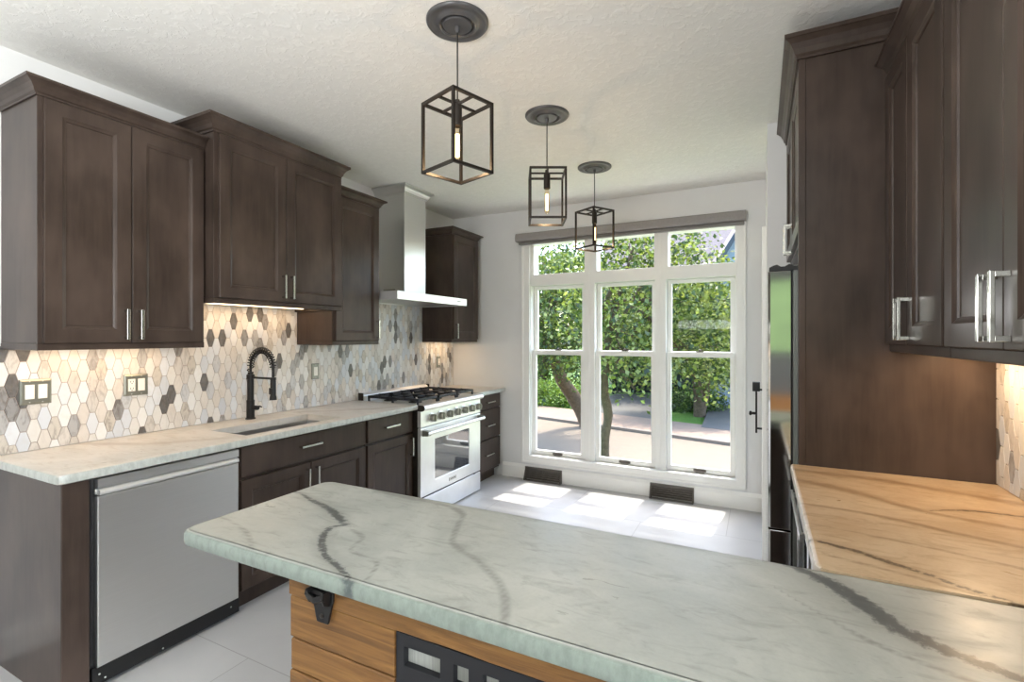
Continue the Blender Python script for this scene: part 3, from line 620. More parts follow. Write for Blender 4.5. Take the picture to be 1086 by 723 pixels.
# ------------------------------------------------------------------ range and hood
RY0, RY1, RX = 3.076, 3.984, -2.35
r = thing('range', 'stainless steel six-burner gas range with seven knobs', 'range', (-2.68, 3.53, 0))
g = G(); g.box(XL+.03, RX-.03, RY0, RY1, .05, .875); g.obj('body', 'bronze_metal', r, bevel=.003)
g = G(); g.box(XL+.03, RX-.02, RY0, RY1, .878, .905); g.obj('cooktop', 'pale_steel', r, bevel=.003)
g = G(); zc_, xr_ = .893, RX-.005
g.loft([[(RX-.03, y, .866), (RX+.01, y, .864)]+[(RX+.018+.022*math.cos(q), y, .888+.022*math.sin(q)) for q in np.linspace(-1.3, 1.57, 9)]+[(RX-.03, y, .910)] for y in (RY0, RY1)]); g.obj('bullnose', 'pale_steel', r, smooth=40)
for y in (RY0, RY1):
    g = G(); s_ = -1 if y == RY0 else 1
    g.loft([[(RX-.035, y+k_, .864), (RX+.01, y+k_, .862)]+[(RX+.018+.023*math.cos(q), y+k_, .888+.023*math.sin(q)) for q in np.linspace(-1.3, 1.57, 9)]+[(RX-.035, y+k_, .911)] for k_ in (0, s_*.0035)]); g.obj('bullnose_cap', 'bronze_metal', r)
g = G(); g.loft([ring(fr(1, RX-.03), RY0+i, RY1-i, .735+i, .862, t_) for i, t_ in ((0, 0), (0, .028), (.002, .03))]); g.obj('control_panel', 'pale_steel', r)
for k in range(7):
    y = 3.215+k*(3.925-3.215)/6; z = .797
    g = G(); g.lathe([(.038, 0), (.038, .006), (.034, .008)], (RX, y, z), (1, 0, 0), 24); bz = g.obj('bezel', 'screw_metal', r, smooth=35)
    g = G(); g.lathe([(.031, .008), (.030, .036), (.027, .040), (.010, .041)], (RX, y, z), (1, 0, 0), 24); g.box(RX+.040, RX+.049, y-.005, y+.005, z-.026, z+.026); g.obj('knob', 'plate_metal', r, smooth=35)
g = G(); M = fr(1, RX-.03)
ys_ = [RY0, 3.265, 3.79, RY1]; zs_ = [.19, .292, .618, .728]
g.grid([RX-.03, RX], ys_, zs_, lambda i, j, k: not (j == 1 and k == 1)); od = g.obj('oven_door', 'pale_steel', r, bevel=.003)
g = G(); g.box(RX-.012, RX-.006, 3.265, 3.79, .292, .618); g.obj('oven_window', 'dark_mirror_glass', od)
g = G(); g.tube([(RX+.052, RY0+.02, .690), (RX+.052, RY1-.02, .690)], .014, 16); g.obj('handle', 'pale_steel', od, smooth=40)
for y in (RY0+.035, RY1-.035):
    g = G(); g.loft([[(RX, y-.02, .665), (RX, y+.02, .665), (RX, y+.02, .715), (RX, y-.02, .715)], [(RX+.062, y-.02, .672), (RX+.062, y+.02, .672), (RX+.062, y+.02, .708), (RX+.062, y-.02, .708)]]); g.obj('handle_bracket', 'plate_metal', od, bevel=.004)
g = G(); g.box(RX, RX+.0025, 3.462, 3.575, .222, .252); bd = g.obj('badge', 'screw_metal', od, bevel=.001)
g = G(); g.box(RX+.0025, RX+.0032, 3.466, 3.469, .225, .249)
for k in range(5): g.tube([(RX+.003, 3.485+k*.016, .232), (RX+.003, 3.489+k*.016, .243), (RX+.003, 3.495+k*.016, .231)], .0012, 5)
g.obj('badge_mark', 'rubber_dark', bd)
g = G(); g.loft([ring(fr(1, RX-.03), RY0+i, RY1-i, .012+i, .176-i, t_) for i, t_ in ((0, 0), (0, .028), (.002, .03))]); g.obj('kick_panel', 'pale_steel', r)
g = G(); g.box(RX-.05, RX-.012, RY0+.004, RY1-.004, .176, .19); g.box(RX-.012, RX-.004, RY1-.11, RY1-.08, .177, .189); g.obj('door_gap', 'dark_slot', r)
for y in (RY0+.06, RY1-.06):
    for x in (-2.92, RX-.09): g = G(); g.lathe([(.02, 0), (.02, .01), (.012, .012), (.012, .052)], (x, y, 0), seg=12); g.obj('foot', 'black_metal', r)
g = G(); g.box(XL+.010, XL+.03, RY0+.002, RY1-.002, .86, .972); g.loft([[(XL+.03, y, .905), (XL+.075, y, .905), (XL+.07, y, .955), (XL+.045, y, .972), (XL+.03, y, .972)] for y in (RY0+.002, RY1-.002)]); g.obj('backguard', 'pale_steel', r, bevel=.002)
for y in (RY0, RY1):
    g = G(); g.box(XL+.028, XL+.08, y-.003, y+.003, .906, .975); g.obj('backguard_cap', 'bronze_metal', r)
for k in range(3):
    ya = RY0+.03+k*(RY1-RY0-.06)/3; yb = ya+(RY1-RY0-.06)/3-.012; ym = (ya+yb)/2; x0, x1 = XL+.10, RX-.05; xm = (x0+x1)/2
    for xc in ((x0+xm)/2, (x1+xm)/2):
        g = G(); g.lathe([(.055, 0), (.055, .006), (.042, .008), (.042, .016), (.030, .018), (.030, .024), (.01, .026)], (xc, ym, .905), seg=20); g.obj('burner', 'black_metal', r, smooth=40)
    g = G(); zt0, zt1 = .934, .954; w_ = .0075
    for y in (ya+w_, yb-w_): g.box(x0, x1, y-w_, y+w_, zt0, zt1)
    for x in (x0+w_, xm, x1-w_): g.box(x-w_, x+w_, ya, yb, zt0, zt1)
    for xc in ((x0+xm)/2, (x1+xm)/2):
        for s_ in (-1, 1):
            g.box(xc-w_*.8, xc+w_*.8, min(ym+s_*.03, ym+s_*(yb-ya)/2), max(ym+s_*.03, ym+s_*(yb-ya)/2), zt0+.001, zt1+.003)
            g.box(min(xc+s_*.03, xc+s_*(xm-x0)/2), max(xc+s_*.03, xc+s_*(xm-x0)/2), ym-w_*.8, ym+w_*.8, zt0+.001, zt1+.003)
    for x in (x0+w_, xm, x1-w_):
        for y in (ya+w_, yb-w_): g.box(x-w_, x+w_, y-w_, y+w_, .9055, zt0)
    g.obj('grate', 'cast_iron', r, bevel=.002)
HY0, HY1, HX = 2.957, 3.955, -2.48
r = thing('range_hood', 'stainless steel chimney range hood above the range', 'range hood', (-2.75, 3.457, 1.735))
g = G(); g.grid([XL+.009, XL+.03, HX-.02, HX], [HY0, HY0+.02, HY1-.02, HY1], [1.735, 1.755, 1.800], lambda i, j, k: k == 1 or not (i == 1 and j == 1)); g.obj('canopy', 'pale_steel', r, bevel=.002)
for k in range(3):
    y0 = HY0+.03+k*.316; g = G(); g.box(XL+.06, HX-.05, y0, y0+.306, 1.742, 1.7545); g.obj('filter', 'brushed_steel', r, bevel=.002)
g = G(); g.box(XL+.002, -2.70, 3.310, 3.606, 1.80, 2.68); g.obj('chimney', 'brushed_steel', r, bevel=.003)
g = G(); g.box(-2.93, -2.80, 3.3085, 3.311, 1.83, 1.855); g.obj('chimney_vent', 'plate_metal', r)
crown(1, XL+.002, -2.70, 3.310, 3.606, 2.664, 2.736, out=.055).obj('crown', 'brushed_steel', r)
g = G()
g.tube([(HX+.0005, 3.78+k*.005, 1.764+(.010 if k % 2 else 0)+(.002 if k % 3 == 0 else 0)) for k in range(15)], .0009, 5)
g.obj('maker_mark', 'rubber_dark', r)
for y in (3.3, 3.62): g = G(); g.lathe([(.028, 0), (.028, -.004), (.022, -.006)], (-2.58, y, 1.742), seg=18); g.obj('hood_lamp', 'screw_metal', r)

# ------------------------------------------------------------------ switches and outlets on the mosaic
def plate(label, cat, y0, y1, z0, z1, gangs, X=XL+.008, framed=True):
    r = thing('switch_plate' if cat == 'light switch' else 'outlet_plate', label, cat, (X, (y0+y1)/2, z0)); M = fr(1, X)
    g = G(); g.loft([ring(M, y0+i, y1-i, z0+i, z1-i, t_) for i, t_ in ((0, 0), (.002, .005), (.009, .009))]); g.obj('cover', 'plate_metal', r)
    n = len(gangs); w = (y1-y0)/n if n == 1 else .046
    for k, ty in enumerate(gangs):
        c = (y0+y1)/2+(k-(n-1)/2)*w; zm = (z0+z1)/2; hw = min(.0165, (y1-y0)*.34)
        g = G(); g.loft([ring(M, c-hw+i, c+hw-i, zm-.033+i, zm+.033-i, t_) for i, t_ in ((0, .008), (0, .011), (.002, .0125))]); q = g.obj('rocker' if ty == 's' else 'receptacle', 'white_plastic', r)
        if ty == 'o':
            g = G()
            for s_ in (-1, 1):
                g.box(X+.012, X+.0132, c-.007, c-.005, zm+s_*.018-.004, zm+s_*.018+.005); g.box(X+.012, X+.0132, c+.005, c+.007, zm+s_*.018-.004, zm+s_*.018+.005); g.lathe([(.0022, 0), (.0022, .0012)], (X+.012, c, zm+s_*.018-.009), (1, 0, 0), 8)
            g.obj('slots', 'dark_slot', q)
        for s_ in (-1, 1):
            g = G(); g.lathe([(.003, 0), (.003, .0015), (.0015, .002)], (X+.009, c, zm+s_*.048), (1, 0, 0), 8); g.obj('screw', 'screw_metal', r)
plate('two-rocker light switch with grey metal plate at the left end of the mosaic', 'light switch', .978, 1.094, 1.128, 1.246, 'ss')
plate('outlet and rocker pair in a grey metal plate under the first wall cabinet', 'outlet', 1.388, 1.506, 1.126, 1.241, 'os')
plate('single white outlet on the mosaic between sink and range', 'outlet', 2.607, 2.680, 1.122, 1.242, 's')
plate('single outlet on the mosaic right of the range near the window wall', 'outlet', 4.205, 4.278, 1.122, 1.242, 'o')

# ------------------------------------------------------------------ peninsula base, bottle opener
PY, PX = .832, -1.032
r = thing('wooden_peninsula', 'reclaimed wood plank base of the peninsula under the grey-green slab', 'cabinet', (-.15, 1.05, 0))
g = G(); g.box(PX+.012, XR-.02, PY+.025, 1.285, .0, .866); g.obj('core', 'espresso_wood', r)
rows = [(.808, .8675), (.702, .8055), (.624, .6995), (.516, .6215), (.430, .5135), (.322, .4275), (.212, .3195), (.120, .2095), (.008, .1175)]
me_pl = []
g = G(); tags_ = []
BX0, BX1, BZ1 = -.705, .10, .803
def plank(x0, x1, y0, y1, z0, z1, rough):
    n0 = len(g.bm.verts); j = random.random()
    n = max(2, int((x1-x0)/.05)); rings = []
    for i in range(n+1):
        x = x0+(x1-x0)*i/n; a = random.uniform(-.0012, .0012); b = random.uniform(-.0012, .0012); c = .003
        rings.append([(x, y1, z0+a), (x, y0+c, z0+a), (x, y0, z0+c+a), (x, y0, z1-c+b), (x, y0+c, z1+b), (x, y1, z1+b)])
    g.loft(rings); tags_.append((len(g.bm.verts)-n0, j, rough))
for k, (a, b) in enumerate(rows):
    dy = random.uniform(-.002, .002)
    if k == 0: plank(PX, XR-.01, PY-.004, PY+.022, a, b, 1)
    else:
        plank(PX+random.uniform(-.002, .002), BX0-.003, PY+dy, PY+.024, a, b, 0); plank(BX1+.003, XR-.01, PY+dy, PY+.024, a, b, 0)
    plank_n = len(tags_)
# left return, planks along y, built as a thin box per row
for k, (a, b) in enumerate(rows):
    n0 = len(g.bm.verts); g.box(PX-.001, PX+.02, PY+.0265, 1.285, a, b); tags_.append((len(g.bm.verts)-n0, random.random(), 0))
o = g.obj('plank_cladding', 'reclaimed_planks', r, smooth=30)
for nm, ix in (('plank', 1), ('rough', 2)):
    at = o.data.attributes.new(nm, 'FLOAT', 'POINT'); at.data.foreach_set('value', np.concatenate([np.full(q[0], q[ix], dtype=np.float32) for q in tags_]))
xs = [BX0, -.683, -.590, -.556, -.521, -.487, -.452, -.418, -.383, -.349, -.314, -.215, BX1-.09, BX1]; zs = [.10, .16, .42, .46, .695, .735, .775, BZ1]
g = G(); g.grid(xs, [PY+.004, PY+.02], zs, lambda i, j, k: not ((k == 5 and i in (1, 3, 5, 7, 9, 11)) or (k in (1, 3) and i in (1, 3, 5, 7, 9, 11)))); d = g.obj('metal_door', 'black_frame', r, bevel=.0015, label='black metal panel with rectangular openings')
g = G(); g.box(BX0+.005, BX1-.005, PY+.0215, PY+.0245, .11, .79); g.obj('frosted_pane', 'frosted_pane', d)
OX = -.912
r = thing('bottle_opener', 'black cast-iron bottle opener screwed to the wooden peninsula under the slab edge', 'bottle opener', (OX, PY, .80))
y = PY-.0045
g = G(); g.loft([[(OX+p*s_, y-t_, .785+h) for s_, p, h in ((-1, .018, -.012), (1, .018, -.012), (1, .024, .012), (1, .034, .045), (1, .034, .078), (-1, .034, .078), (-1, .034, .045), (-1, .024, .012))] for t_ in (0, .007)]); pl = g.obj('back_plate', 'black_metal', r, bevel=.002)
g = G()
for s_ in (-1, 1): g.loft([[(OX+s_*a_, y-.006, .858), (OX+s_*a_, y-.030, .858), (OX+s_*a_, y-.033, .846), (OX+s_*(a_-.002), y-.024, .826), (OX+s_*(a_-.004), y-.006, .816)] for a_ in (.0225, .029)])
g.loft([[(OX+x_, y-.034+abs(x_)*.10, .832+abs(x_)*.35), (OX+x_, y-.026+abs(x_)*.10, .826+abs(x_)*.35), (OX+x_, y-.026+abs(x_)*.10, .842+abs(x_)*.35), (OX+x_, y-.034+abs(x_)*.10, .846+abs(x_)*.35)] for x_ in (-.029, -.02, -.01, 0, .01, .02, .029)])
g.loft([[(OX+x_, y-.006, .852), (OX+x_, y-.016, .852), (OX+x_, y-.020, .844), (OX+x_, y-.006, .840)] for x_ in (-.024, .024)])
g.obj('hook', 'black_metal', r, bevel=.0015)
g = G()
for h in (.79, .856): g.lathe([(.006, 0), (.006, .002), (.003, .003)], (OX, y-.007, h), (0, -1, 0), 12)
g.obj('screw', 'bronze_metal', r)
# cooler under the right counter
r = thing('undercounter_cooler', 'stainless-fronted undercounter cooler beneath the lamp-tinted stone counter', 'cooler', (.45, 2.05, 0))
g = G(); g.box(.165, XR-.02, 1.785, 2.33, .09, .868); g.obj('body', 'black_plastic', r)
g = G(); g.grid([.135, .16], [1.79, 1.84, 2.275, 2.325], [.10, .17, .76, .845], lambda i, j, k: not (j == 1 and k == 1)); d = g.obj('door', 'brushed_steel', r, bevel=.003)
g = G(); g.box(.146, .152, 1.84, 2.275, .17, .76); g.obj('door_glass', 'dark_mirror_glass', d)
g = G(); g.box(.112, .120, 1.80, 2.315, .79, .815)
for y in (1.83, 2.285): g.box(.119, .136, y-.008, y+.008, .795, .81)
g.obj('handle', 'brushed_steel', d, smooth=50)
g = G(); g.box(.2, XR-.02, 1.785, 2.33, 0, .09); g.obj('toe_kick', 'black_plastic', r)
r = thing('corner_cabinet', 'dark corner base cabinet where the right counter meets the peninsula', 'cabinet', (.45, 1.47, 0))
g = G(); g.box(.16, XR-.002, 1.312, 1.76, .10, .872); g.obj('cabinet_box', 'espresso_wood', r); g = G(); g.box(.22, XR-.002, 1.312, 1.76, 0, .10); g.obj('toe_kick', 'espresso_wood', r)
slabfront(fr(-1, .16), 1.325, 1.755, .115, .866).obj('door', 'brushed_steel', r, label='pale steel front')

# ------------------------------------------------------------------ pendants
def pendant(label, x, y):
    r = thing('pendant_light', label, 'pendant light', (0, 0, 0), group='cage pendant lights over the peninsula aisle')
    h = 2.405; b = 2.113; s = .1; e = .0056
    g = G(); g.lathe([(.128, 2.7398), (.128, 2.734), (.124, 2.729), (.116, 2.727), (.108, 2.730), (.094, 2.7315), (.086, 2.729), (.080, 2.722), (.074, 2.720), (.068, 2.724), (.066, 2.732), (.03, 2.734), (.001, 2.734)], (0, 0, 0), seg=64); g.obj('medallion', 'medallion_paint', r, smooth=40)
    g = G(); g.lathe([(.060, 2.7335), (.060, 2.722), (.057, 2.719), (.010, 2.718), (.009, 2.70), (.006, 2.694)], (0, 0, 0), seg=40); g.obj('canopy', 'medallion_paint', r, smooth=30)
    g = G(); g.tube([(0, 0, 2.70), (0, 0, h)], .003, 8); g.obj('cord', 'black_plastic', r, smooth=60)
    g = G()
    for sx in (-1, 1):
        for sy in (-1, 1): g.box(sx*s-e, sx*s+e, sy*s-e, sy*s+e, b, h)
        for z in (b, h-2*e):
            g.box(sx*s-e, sx*s+e, -s, s, z, z+2*e); g.box(-s, s, sx*s-e, sx*s+e, z, z+2*e)
    g.box(-s, s, -e*.8, e*.8, h-2*e+.001, h-.001); g.box(-e*.8, e*.8, -s, s, h-2*e+.001, h-.001); g.obj('cage', 'bronze_metal', r)
    g = G(); g.lathe([(.010, h+.012), (.010, h-.004), (.019, h-.012), (.019, h-.095), (.016, h-.098)], (0, 0, 0), seg=20); g.obj('socket', 'bronze_metal', r, smooth=35)
    g = G(); zb = h-.098; g.lathe([(.010, zb), (.012, zb-.012), (.016, zb-.028), (.016, zb-.125), (.013, zb-.138), (.006, zb-.146), (.001, zb-.148)], (0, 0, 0), seg=20); bu = g.obj('bulb', 'bulb_glass', r, smooth=60)
    g = G()
    for k in range(4):
        a = PI/4+k*PI/2; q = .006; g.tube([(q*math.cos(a), q*math.sin(a), zb-.03), (q*math.cos(a), q*math.sin(a), zb-.125)], .0022, 6)
    g.obj('filament', 'filament_glow', bu, label='glowing amber filament')
    l = bpy.data.lights.new('bulb_lamp', 'POINT'); l.energy = 1.5; l.color = (1, .72, .42); l.shadow_soft_size = .02
    lo = bpy.data.objects.new('bulb_lamp', l); COL.objects.link(lo); lo.parent = r; lo.location = (0, 0, zb-.16)
    return r
p = pendant('nearest and largest-looking black cage pendant light, at the top of the photo', 0, 0)
for i, (x, y, rz, lab) in enumerate(((-1.113, 1.702, math.radians(-18.2), None), (-1.113, 2.654, math.radians(26.8), 'middle black cage pendant light, turned square to the camera'), (-1.128, 3.626, math.radians(-30.2), 'farthest black cage pendant light, hanging in front of the window blind'))):
    q = p if i == 0 else copy_tree(p)
    q.location = (x, y, 0); q.rotation_euler = (0, 0, rz)
    if lab: q['label'] = lab

# ------------------------------------------------------------------ outdoors
GZ = -2.6
def poly(name, pts, z, mat, th=.05):
    g = G(); g.loft([[(x, y, z-th) for x, y in pts], [(x, y, z) for x, y in pts]]); return struct(name, g, mat)
poly('ground_lawn', [(-60, -60), (60, -60), (60, 90), (-60, 90)], GZ, 'lawn_grass', .3)
CD = Vector((8.85, -2.35)).normalized(); CN = Vector((-CD.y, CD.x)); C0 = Vector((-5.4, 21.0))
def strip(name, a, b, z, mat, l0=-45, l1=45):
    q = [C0+CD*l0+CN*a, C0+CD*l1+CN*a, C0+CD*l1+CN*b, C0+CD*l0+CN*b]; return poly(name, [(p.x, p.y) for p in q], z, mat, .12)
g = G(); g.loft([[(x, -8, GZ-.1), (x, -30, 12), (x, -30, GZ-.1)] for x in (-40, 40)]); struct('reflection_bank', g, 'reflection_green')  # unseen green slope added to be mirrored in the refrigerator side
strip('road', -9.5, 0, GZ+.02, 'asphalt'); strip('kerb', 0, .22, GZ+.14, 'kerb_stone'); strip('pavement', .22, 3.3, GZ+.10, 'pavement')
poly('driveway', [(-2.3, 22.9), (3.5, 21.4), (2.2, 34), (-2.7, 34)], GZ+.11, 'driveway_concrete'); poly('forecourt', [(-8.9, 25.0), (-4.3, 23.9), (-4.3, 35), (-9.0, 34)], GZ+.08, 'driveway_concrete')
def at(u, v, d):
    rr = (u-543)/520*d; C_, S_ = math.cos(YAW), math.sin(YAW)
    return Vector((rr*C_-d*S_, rr*S_+d*C_, 1.44-(v-357.5)/520*d))
def leaves_mesh(blobs, n, size, cols, seed):
    rg = np.random.default_rng(seed); per = 22; nc = max(1, n//per)
    vol = np.array([b[1][0]*b[1][1]*b[1][2] for b in blobs])**.67; ch = rg.choice(len(blobs), nc, p=vol/vol.sum())
    cen = np.array([b[0] for b in blobs])[ch]; rad = np.array([b[1] for b in blobs])[ch]
    d = rg.normal(size=(nc, 3)); d /= np.linalg.norm(d, axis=1)[:, None]; q = rg.uniform(.25, 1, (nc, 1))**.45
    tw = cen+d*rad*q
    # each twig is a drooping spray of leaves
    out = d*np.array([1, 1, .3]); out /= np.linalg.norm(out, axis=1)[:, None]
    t = rg.uniform(0, 1, (nc, per)); L = size*6
    P = tw[:, None, :]+out[:, None, :]*(t[..., None]*L)+rg.normal(0, size*1.1, (nc, per, 3)); P[..., 2] -= t**2*L*.35
    P = P.reshape(-1, 3); N = len(P)
    a = rg.normal(size=(N, 3)); a[:, 2] -= .3; a /= np.linalg.norm(a, axis=1)[:, None]
    up = rg.normal(0, .55, (N, 3)); up[:, 2] += 1; b = np.cross(a, up); b /= np.linalg.norm(b, axis=1)[:, None]+1e-9; nn = np.cross(b, a)
    s = size*rg.uniform(.6, 1.25, (N, 1))
    V = np.stack([P, P+a*s*.5+b*s*.36+nn*s*.08, P+a*s, P+a*s*.5-b*s*.36+nn*s*.08], 1).reshape(-1, 3)
    F = np.arange(N*4).reshape(-1, 4)
    base = np.array([lin(c) for c in cols])[rg.integers(0, len(cols), N)]; base = base*rg.uniform(.75, 1.25, (N, 1))
    return V, F, np.repeat(np.c_[base, np.ones(N)], 4, 0).astype(np.float32)
def tree(name, label, trunks, blobs, n, size, cols, seed, cat='tree', group=None):
    """trunks: list of ([points], [radii]); the first point of the first trunk is the base"""
    base = Vector(trunks[0][0][0]); r = thing(name, label, cat, tuple(base), group=group)
    g = G(); rg = random.Random(seed)
    for pts, rad in trunks:
        q = smooth_line([(*p, rr) for p, rr in zip([tuple(p) for p in pts], rad)] and [tuple(p) for p in pts], 5); m = len(q)
        rads = [rad[min(int(i/(m-1)*(len(rad)-1)), len(rad)-2)]+(rad[min(int(i/(m-1)*(len(rad)-1)), len(rad)-2)+1]-rad[min(int(i/(m-1)*(len(rad)-1)), len(rad)-2)])*((i/(m-1)*(len(rad)-1)) % 1 if i < m-1 else 1) for i in range(m)]
        g.tube(q, [max(.004, a*rg.uniform(.94, 1.06)) for a in rads], 9)
    top = Vector(trunks[0][0][-1])
    g.obj('trunk', 'bark', r, smooth=60)
    g = G(); cnt = 0
    for c, rad in blobs:
        c = Vector(c); st = Vector(trunks[0][0][-1]) if rg.random() < .6 else Vector(trunks[0][0][-2])
        if (c-st).length < .2: continue
        mid = (st+c)/2+Vector((rg.uniform(-.2, .2), rg.uniform(-.2, .2), rg.uniform(0, .3)))
        g.tube(smooth_line([tuple(st), tuple(mid), tuple(c)], 4), [trunks[0][1][-1]*f for f in np.linspace(.8, .2, 9)], 6); cnt += 1
        for k in range(3):
            dd = Vector((rg.gauss(0, 1), rg.gauss(0, 1), rg.gauss(0, .7))).normalized(); e = c+Vector((dd.x*rad[0], dd.y*rad[1], dd.z*rad[2]))*.8
            g.tube([tuple(mid), tuple((mid+e)/2+Vector((0, 0, .1))), tuple(e)], [trunks[0][1][-1]*f for f in (.4, .25, .08)], 5)
    if cnt: g.obj('branches', 'bark', r, smooth=60)
    else: g.bm.free()
    V, F, Cc = leaves_mesh(blobs, n, size, cols, seed); V = V-np.array(base)
    me = bpy.data.meshes.new('foliage'); me.vertices.add(len(V)); me.vertices.foreach_set('co', V.ravel()); me.loops.add(F.size); me.loops.foreach_set('vertex_index', F.ravel())
    me.polygons.add(len(F)); me.polygons.foreach_set('loop_start', np.arange(len(F))*4); me.update(); me.validate()
    a = me.color_attributes.new('leafcol', 'FLOAT_COLOR', 'POINT'); a.data.foreach_set('color', Cc.ravel()); me.materials.append(MATS['leaf'])
    o = bpy.data.objects.new('foliage', me); COL.objects.link(o); o.parent = r; return r
GREEN = [(112, 126, 62), (138, 148, 82), (70, 88, 42), (160, 168, 106), (50, 68, 34)]; DEEP = [(66, 86, 42), (84, 104, 52), (48, 66, 34), (112, 132, 66)]; LIME = [(128, 156, 64), (144, 168, 80), (108, 136, 52)]
# street tree in front of the middle window
b0 = at(642, 470, 11.5); b0.z = GZ
tree('maple_tree', 'maple street tree whose bare trunk stands in the middle window', [([b0, at(641, 470, 11.5), at(645, 440, 11.5), at(640, 410, 11.5), at(643, 370, 11.5), at(655, 320, 11.6)], [.15, .11, .105, .12, .09, .065]), ([at(640, 408, 11.5), at(633, 372, 11.4), at(640, 330, 11.2), at(655, 290, 11)], [.10, .08, .06, .03]), ([at(642, 395, 11.5), at(668, 360, 11.8), at(690, 315, 12), at(700, 270, 12.2)], [.09, .07, .05, .03])],
     [(at(660, 300, 11.5), (1.0, 1.2, 1.1)), (at(700, 330, 12), (1.1, 1.2, 1.0)), (at(745, 330, 12), (1.1, 1.2, 1.2)), (at(725, 375, 11.8), (1.0, 1.0, .6)), (at(760, 378, 11.5), (.8, .9, .45)), (at(662, 380, 11), (.6, .7, .35)), (at(712, 262, 12), (.8, 1.0, .4)), (at(640, 345, 11), (.7, .9, .8)), (at(675, 252, 11.5), (.9, .9, .35)), (at(672, 412, 11.2), (.3, .3, .10))], 13000, .12, GREEN, 1)
b1 = at(624, 450, 22); b1.z = GZ
tree('maple_tree', 'leaning tree with drooping branches seen through the left window', [([b1, at(620, 440, 22), at(608, 420, 22), at(596, 402, 21.5), at(586, 375, 21), at(582, 335, 20)], [.42, .36, .33, .28, .2, .12])],
     [(at(588, 340, 20), (1.9, 1.6, 1.2)), (at(578, 368, 19.5), (1.6, 1.4, .6)), (at(606, 362, 19.6), (1.3, 1.2, .6)), (at(572, 318, 20), (1.5, 1.5, 1.2)), (at(612, 312, 20.5), (1.5, 1.5, 1.0)), (at(576, 384, 19.5), (1.0, 1.0, .3)), (at(582, 285, 21), (1.5, 1.4, .7)), (at(612, 288, 22), (1.3, 1.2, .5))], 11000, .17, DEEP+GREEN[:2], 2)
b2 = at(742, 432, 25); b2.z = GZ
tree('shade_tree', 'dark multi-stem tree beside the driveway, seen in the right window', [([b2, at(741, 420, 25), at(738, 400, 25), at(735, 360, 25)], [.32, .26, .2, .15]), ([b2, at(748, 418, 25), at(752, 395, 25), at(756, 360, 25)], [.24, .2, .16, .1])],
     [(at(720, 372, 24.5), (2.2, 2, .9)), (at(765, 370, 24.5), (2.2, 2, 1.2)), (at(740, 350, 25), (2.6, 2.2, 1.8)), (at(772, 388, 24), (1.0, 1.0, .5)), (at(700, 350, 25), (2.0, 1.8, 1.6)), (at(725, 328, 25), (2.4, 2, 1.2)), (at(775, 335, 25), (2.2, 2, 1.3))], 10000, .22, DEEP, 3)
b3 = at(575, 420, 35.5); b3.z = GZ
tree('shade_tree', 'large background tree behind the lawn at the left window', [([b3, at(576, 400, 35.5), at(578, 360, 35.5), at(580, 310, 35.5)], [.5, .42, .3, .2])],
     [(at(570, 340, 35.5), (4.4, 3.4, 3.4)), (at(600, 330, 36), (4.2, 3.4, 3.4)), (at(570, 375, 34.5), (3.9, 3, 1.7)), (at(606, 370, 35.5), (3.4, 2.8, 1.8)), (at(575, 290, 36), (3.4, 3, 1.8)), (at(552, 300, 36), (3.1, 3, 2.6)), (at(600, 270, 36.5), (2.0, 2.0, 1.0))], 12000, .32, DEEP+[(130, 150, 90)], 4)
b4 = at(690, 420, 36); b4.z = GZ
tree('shade_tree', 'tall background tree behind the street in the middle window', [([b4, at(690, 395, 36), at(688, 350, 36), at(686, 300, 36)], [.4, .34, .26, .18])],
     [(at(665, 350, 34), (3.2, 3, 2.4)), (at(690, 330, 35), (3.0, 3, 2.4)), (at(650, 305, 35), (2.4, 2.4, 1.4)), (at(645, 368, 34), (2.4, 2.4, 1.3)), (at(690, 366, 34), (3.0, 2.4, 1.0)), (at(715, 345, 35), (2.6, 2.6, 2.0))], 9000, .28, DEEP+GREEN[:1], 5)
b5 = at(790, 428, 30); b5.z = GZ
tree('shade_tree', 'background tree at the right edge of the right window', [([b5, at(789, 400, 30), at(786, 350, 30)], [.35, .28, .2])],
     [(at(780, 350, 29), (2.6, 2.6, 2.2)), (at(760, 330, 30), (2.6, 2.6, 2.0)), (at(790, 380, 29), (2.0, 2.0, 1.0)), (at(740, 325, 30), (2.0, 2.2, 1.2)), (at(768, 322, 30), (1.8, 1.8, .8))], 9000, .24, DEEP+LIME[:1], 6)
for i, (u, v, d, w, h, lab) in enumerate(((572, 424, 29.5, 1.5, .9, 'bright green shrub at the lawn edge, left window, farther left'), (592, 423, 29, 1.5, .9, 'bright green shrub at the lawn edge, beside the leaning trunk'), (733, 434, 27, 1.2, .7, 'dark low shrub at the foot of the multi-stem tree'))):
    c = at(u, v, d); b = Vector((c.x, c.y, GZ)); c.z = GZ+h*.75
    tree('shrub', lab, [([b, b+Vector((.05, 0, h*.4)), b+Vector((0, .05, h*.8))], [.06, .05, .03])], [(c, (w, .9, h*.75)), (c+Vector((.7, .2, -.1)), (w*.6, .7, h*.6))], 3500, .14, LIME if i < 2 else DEEP, 20+i, cat='shrub', group='shrubs across the street')
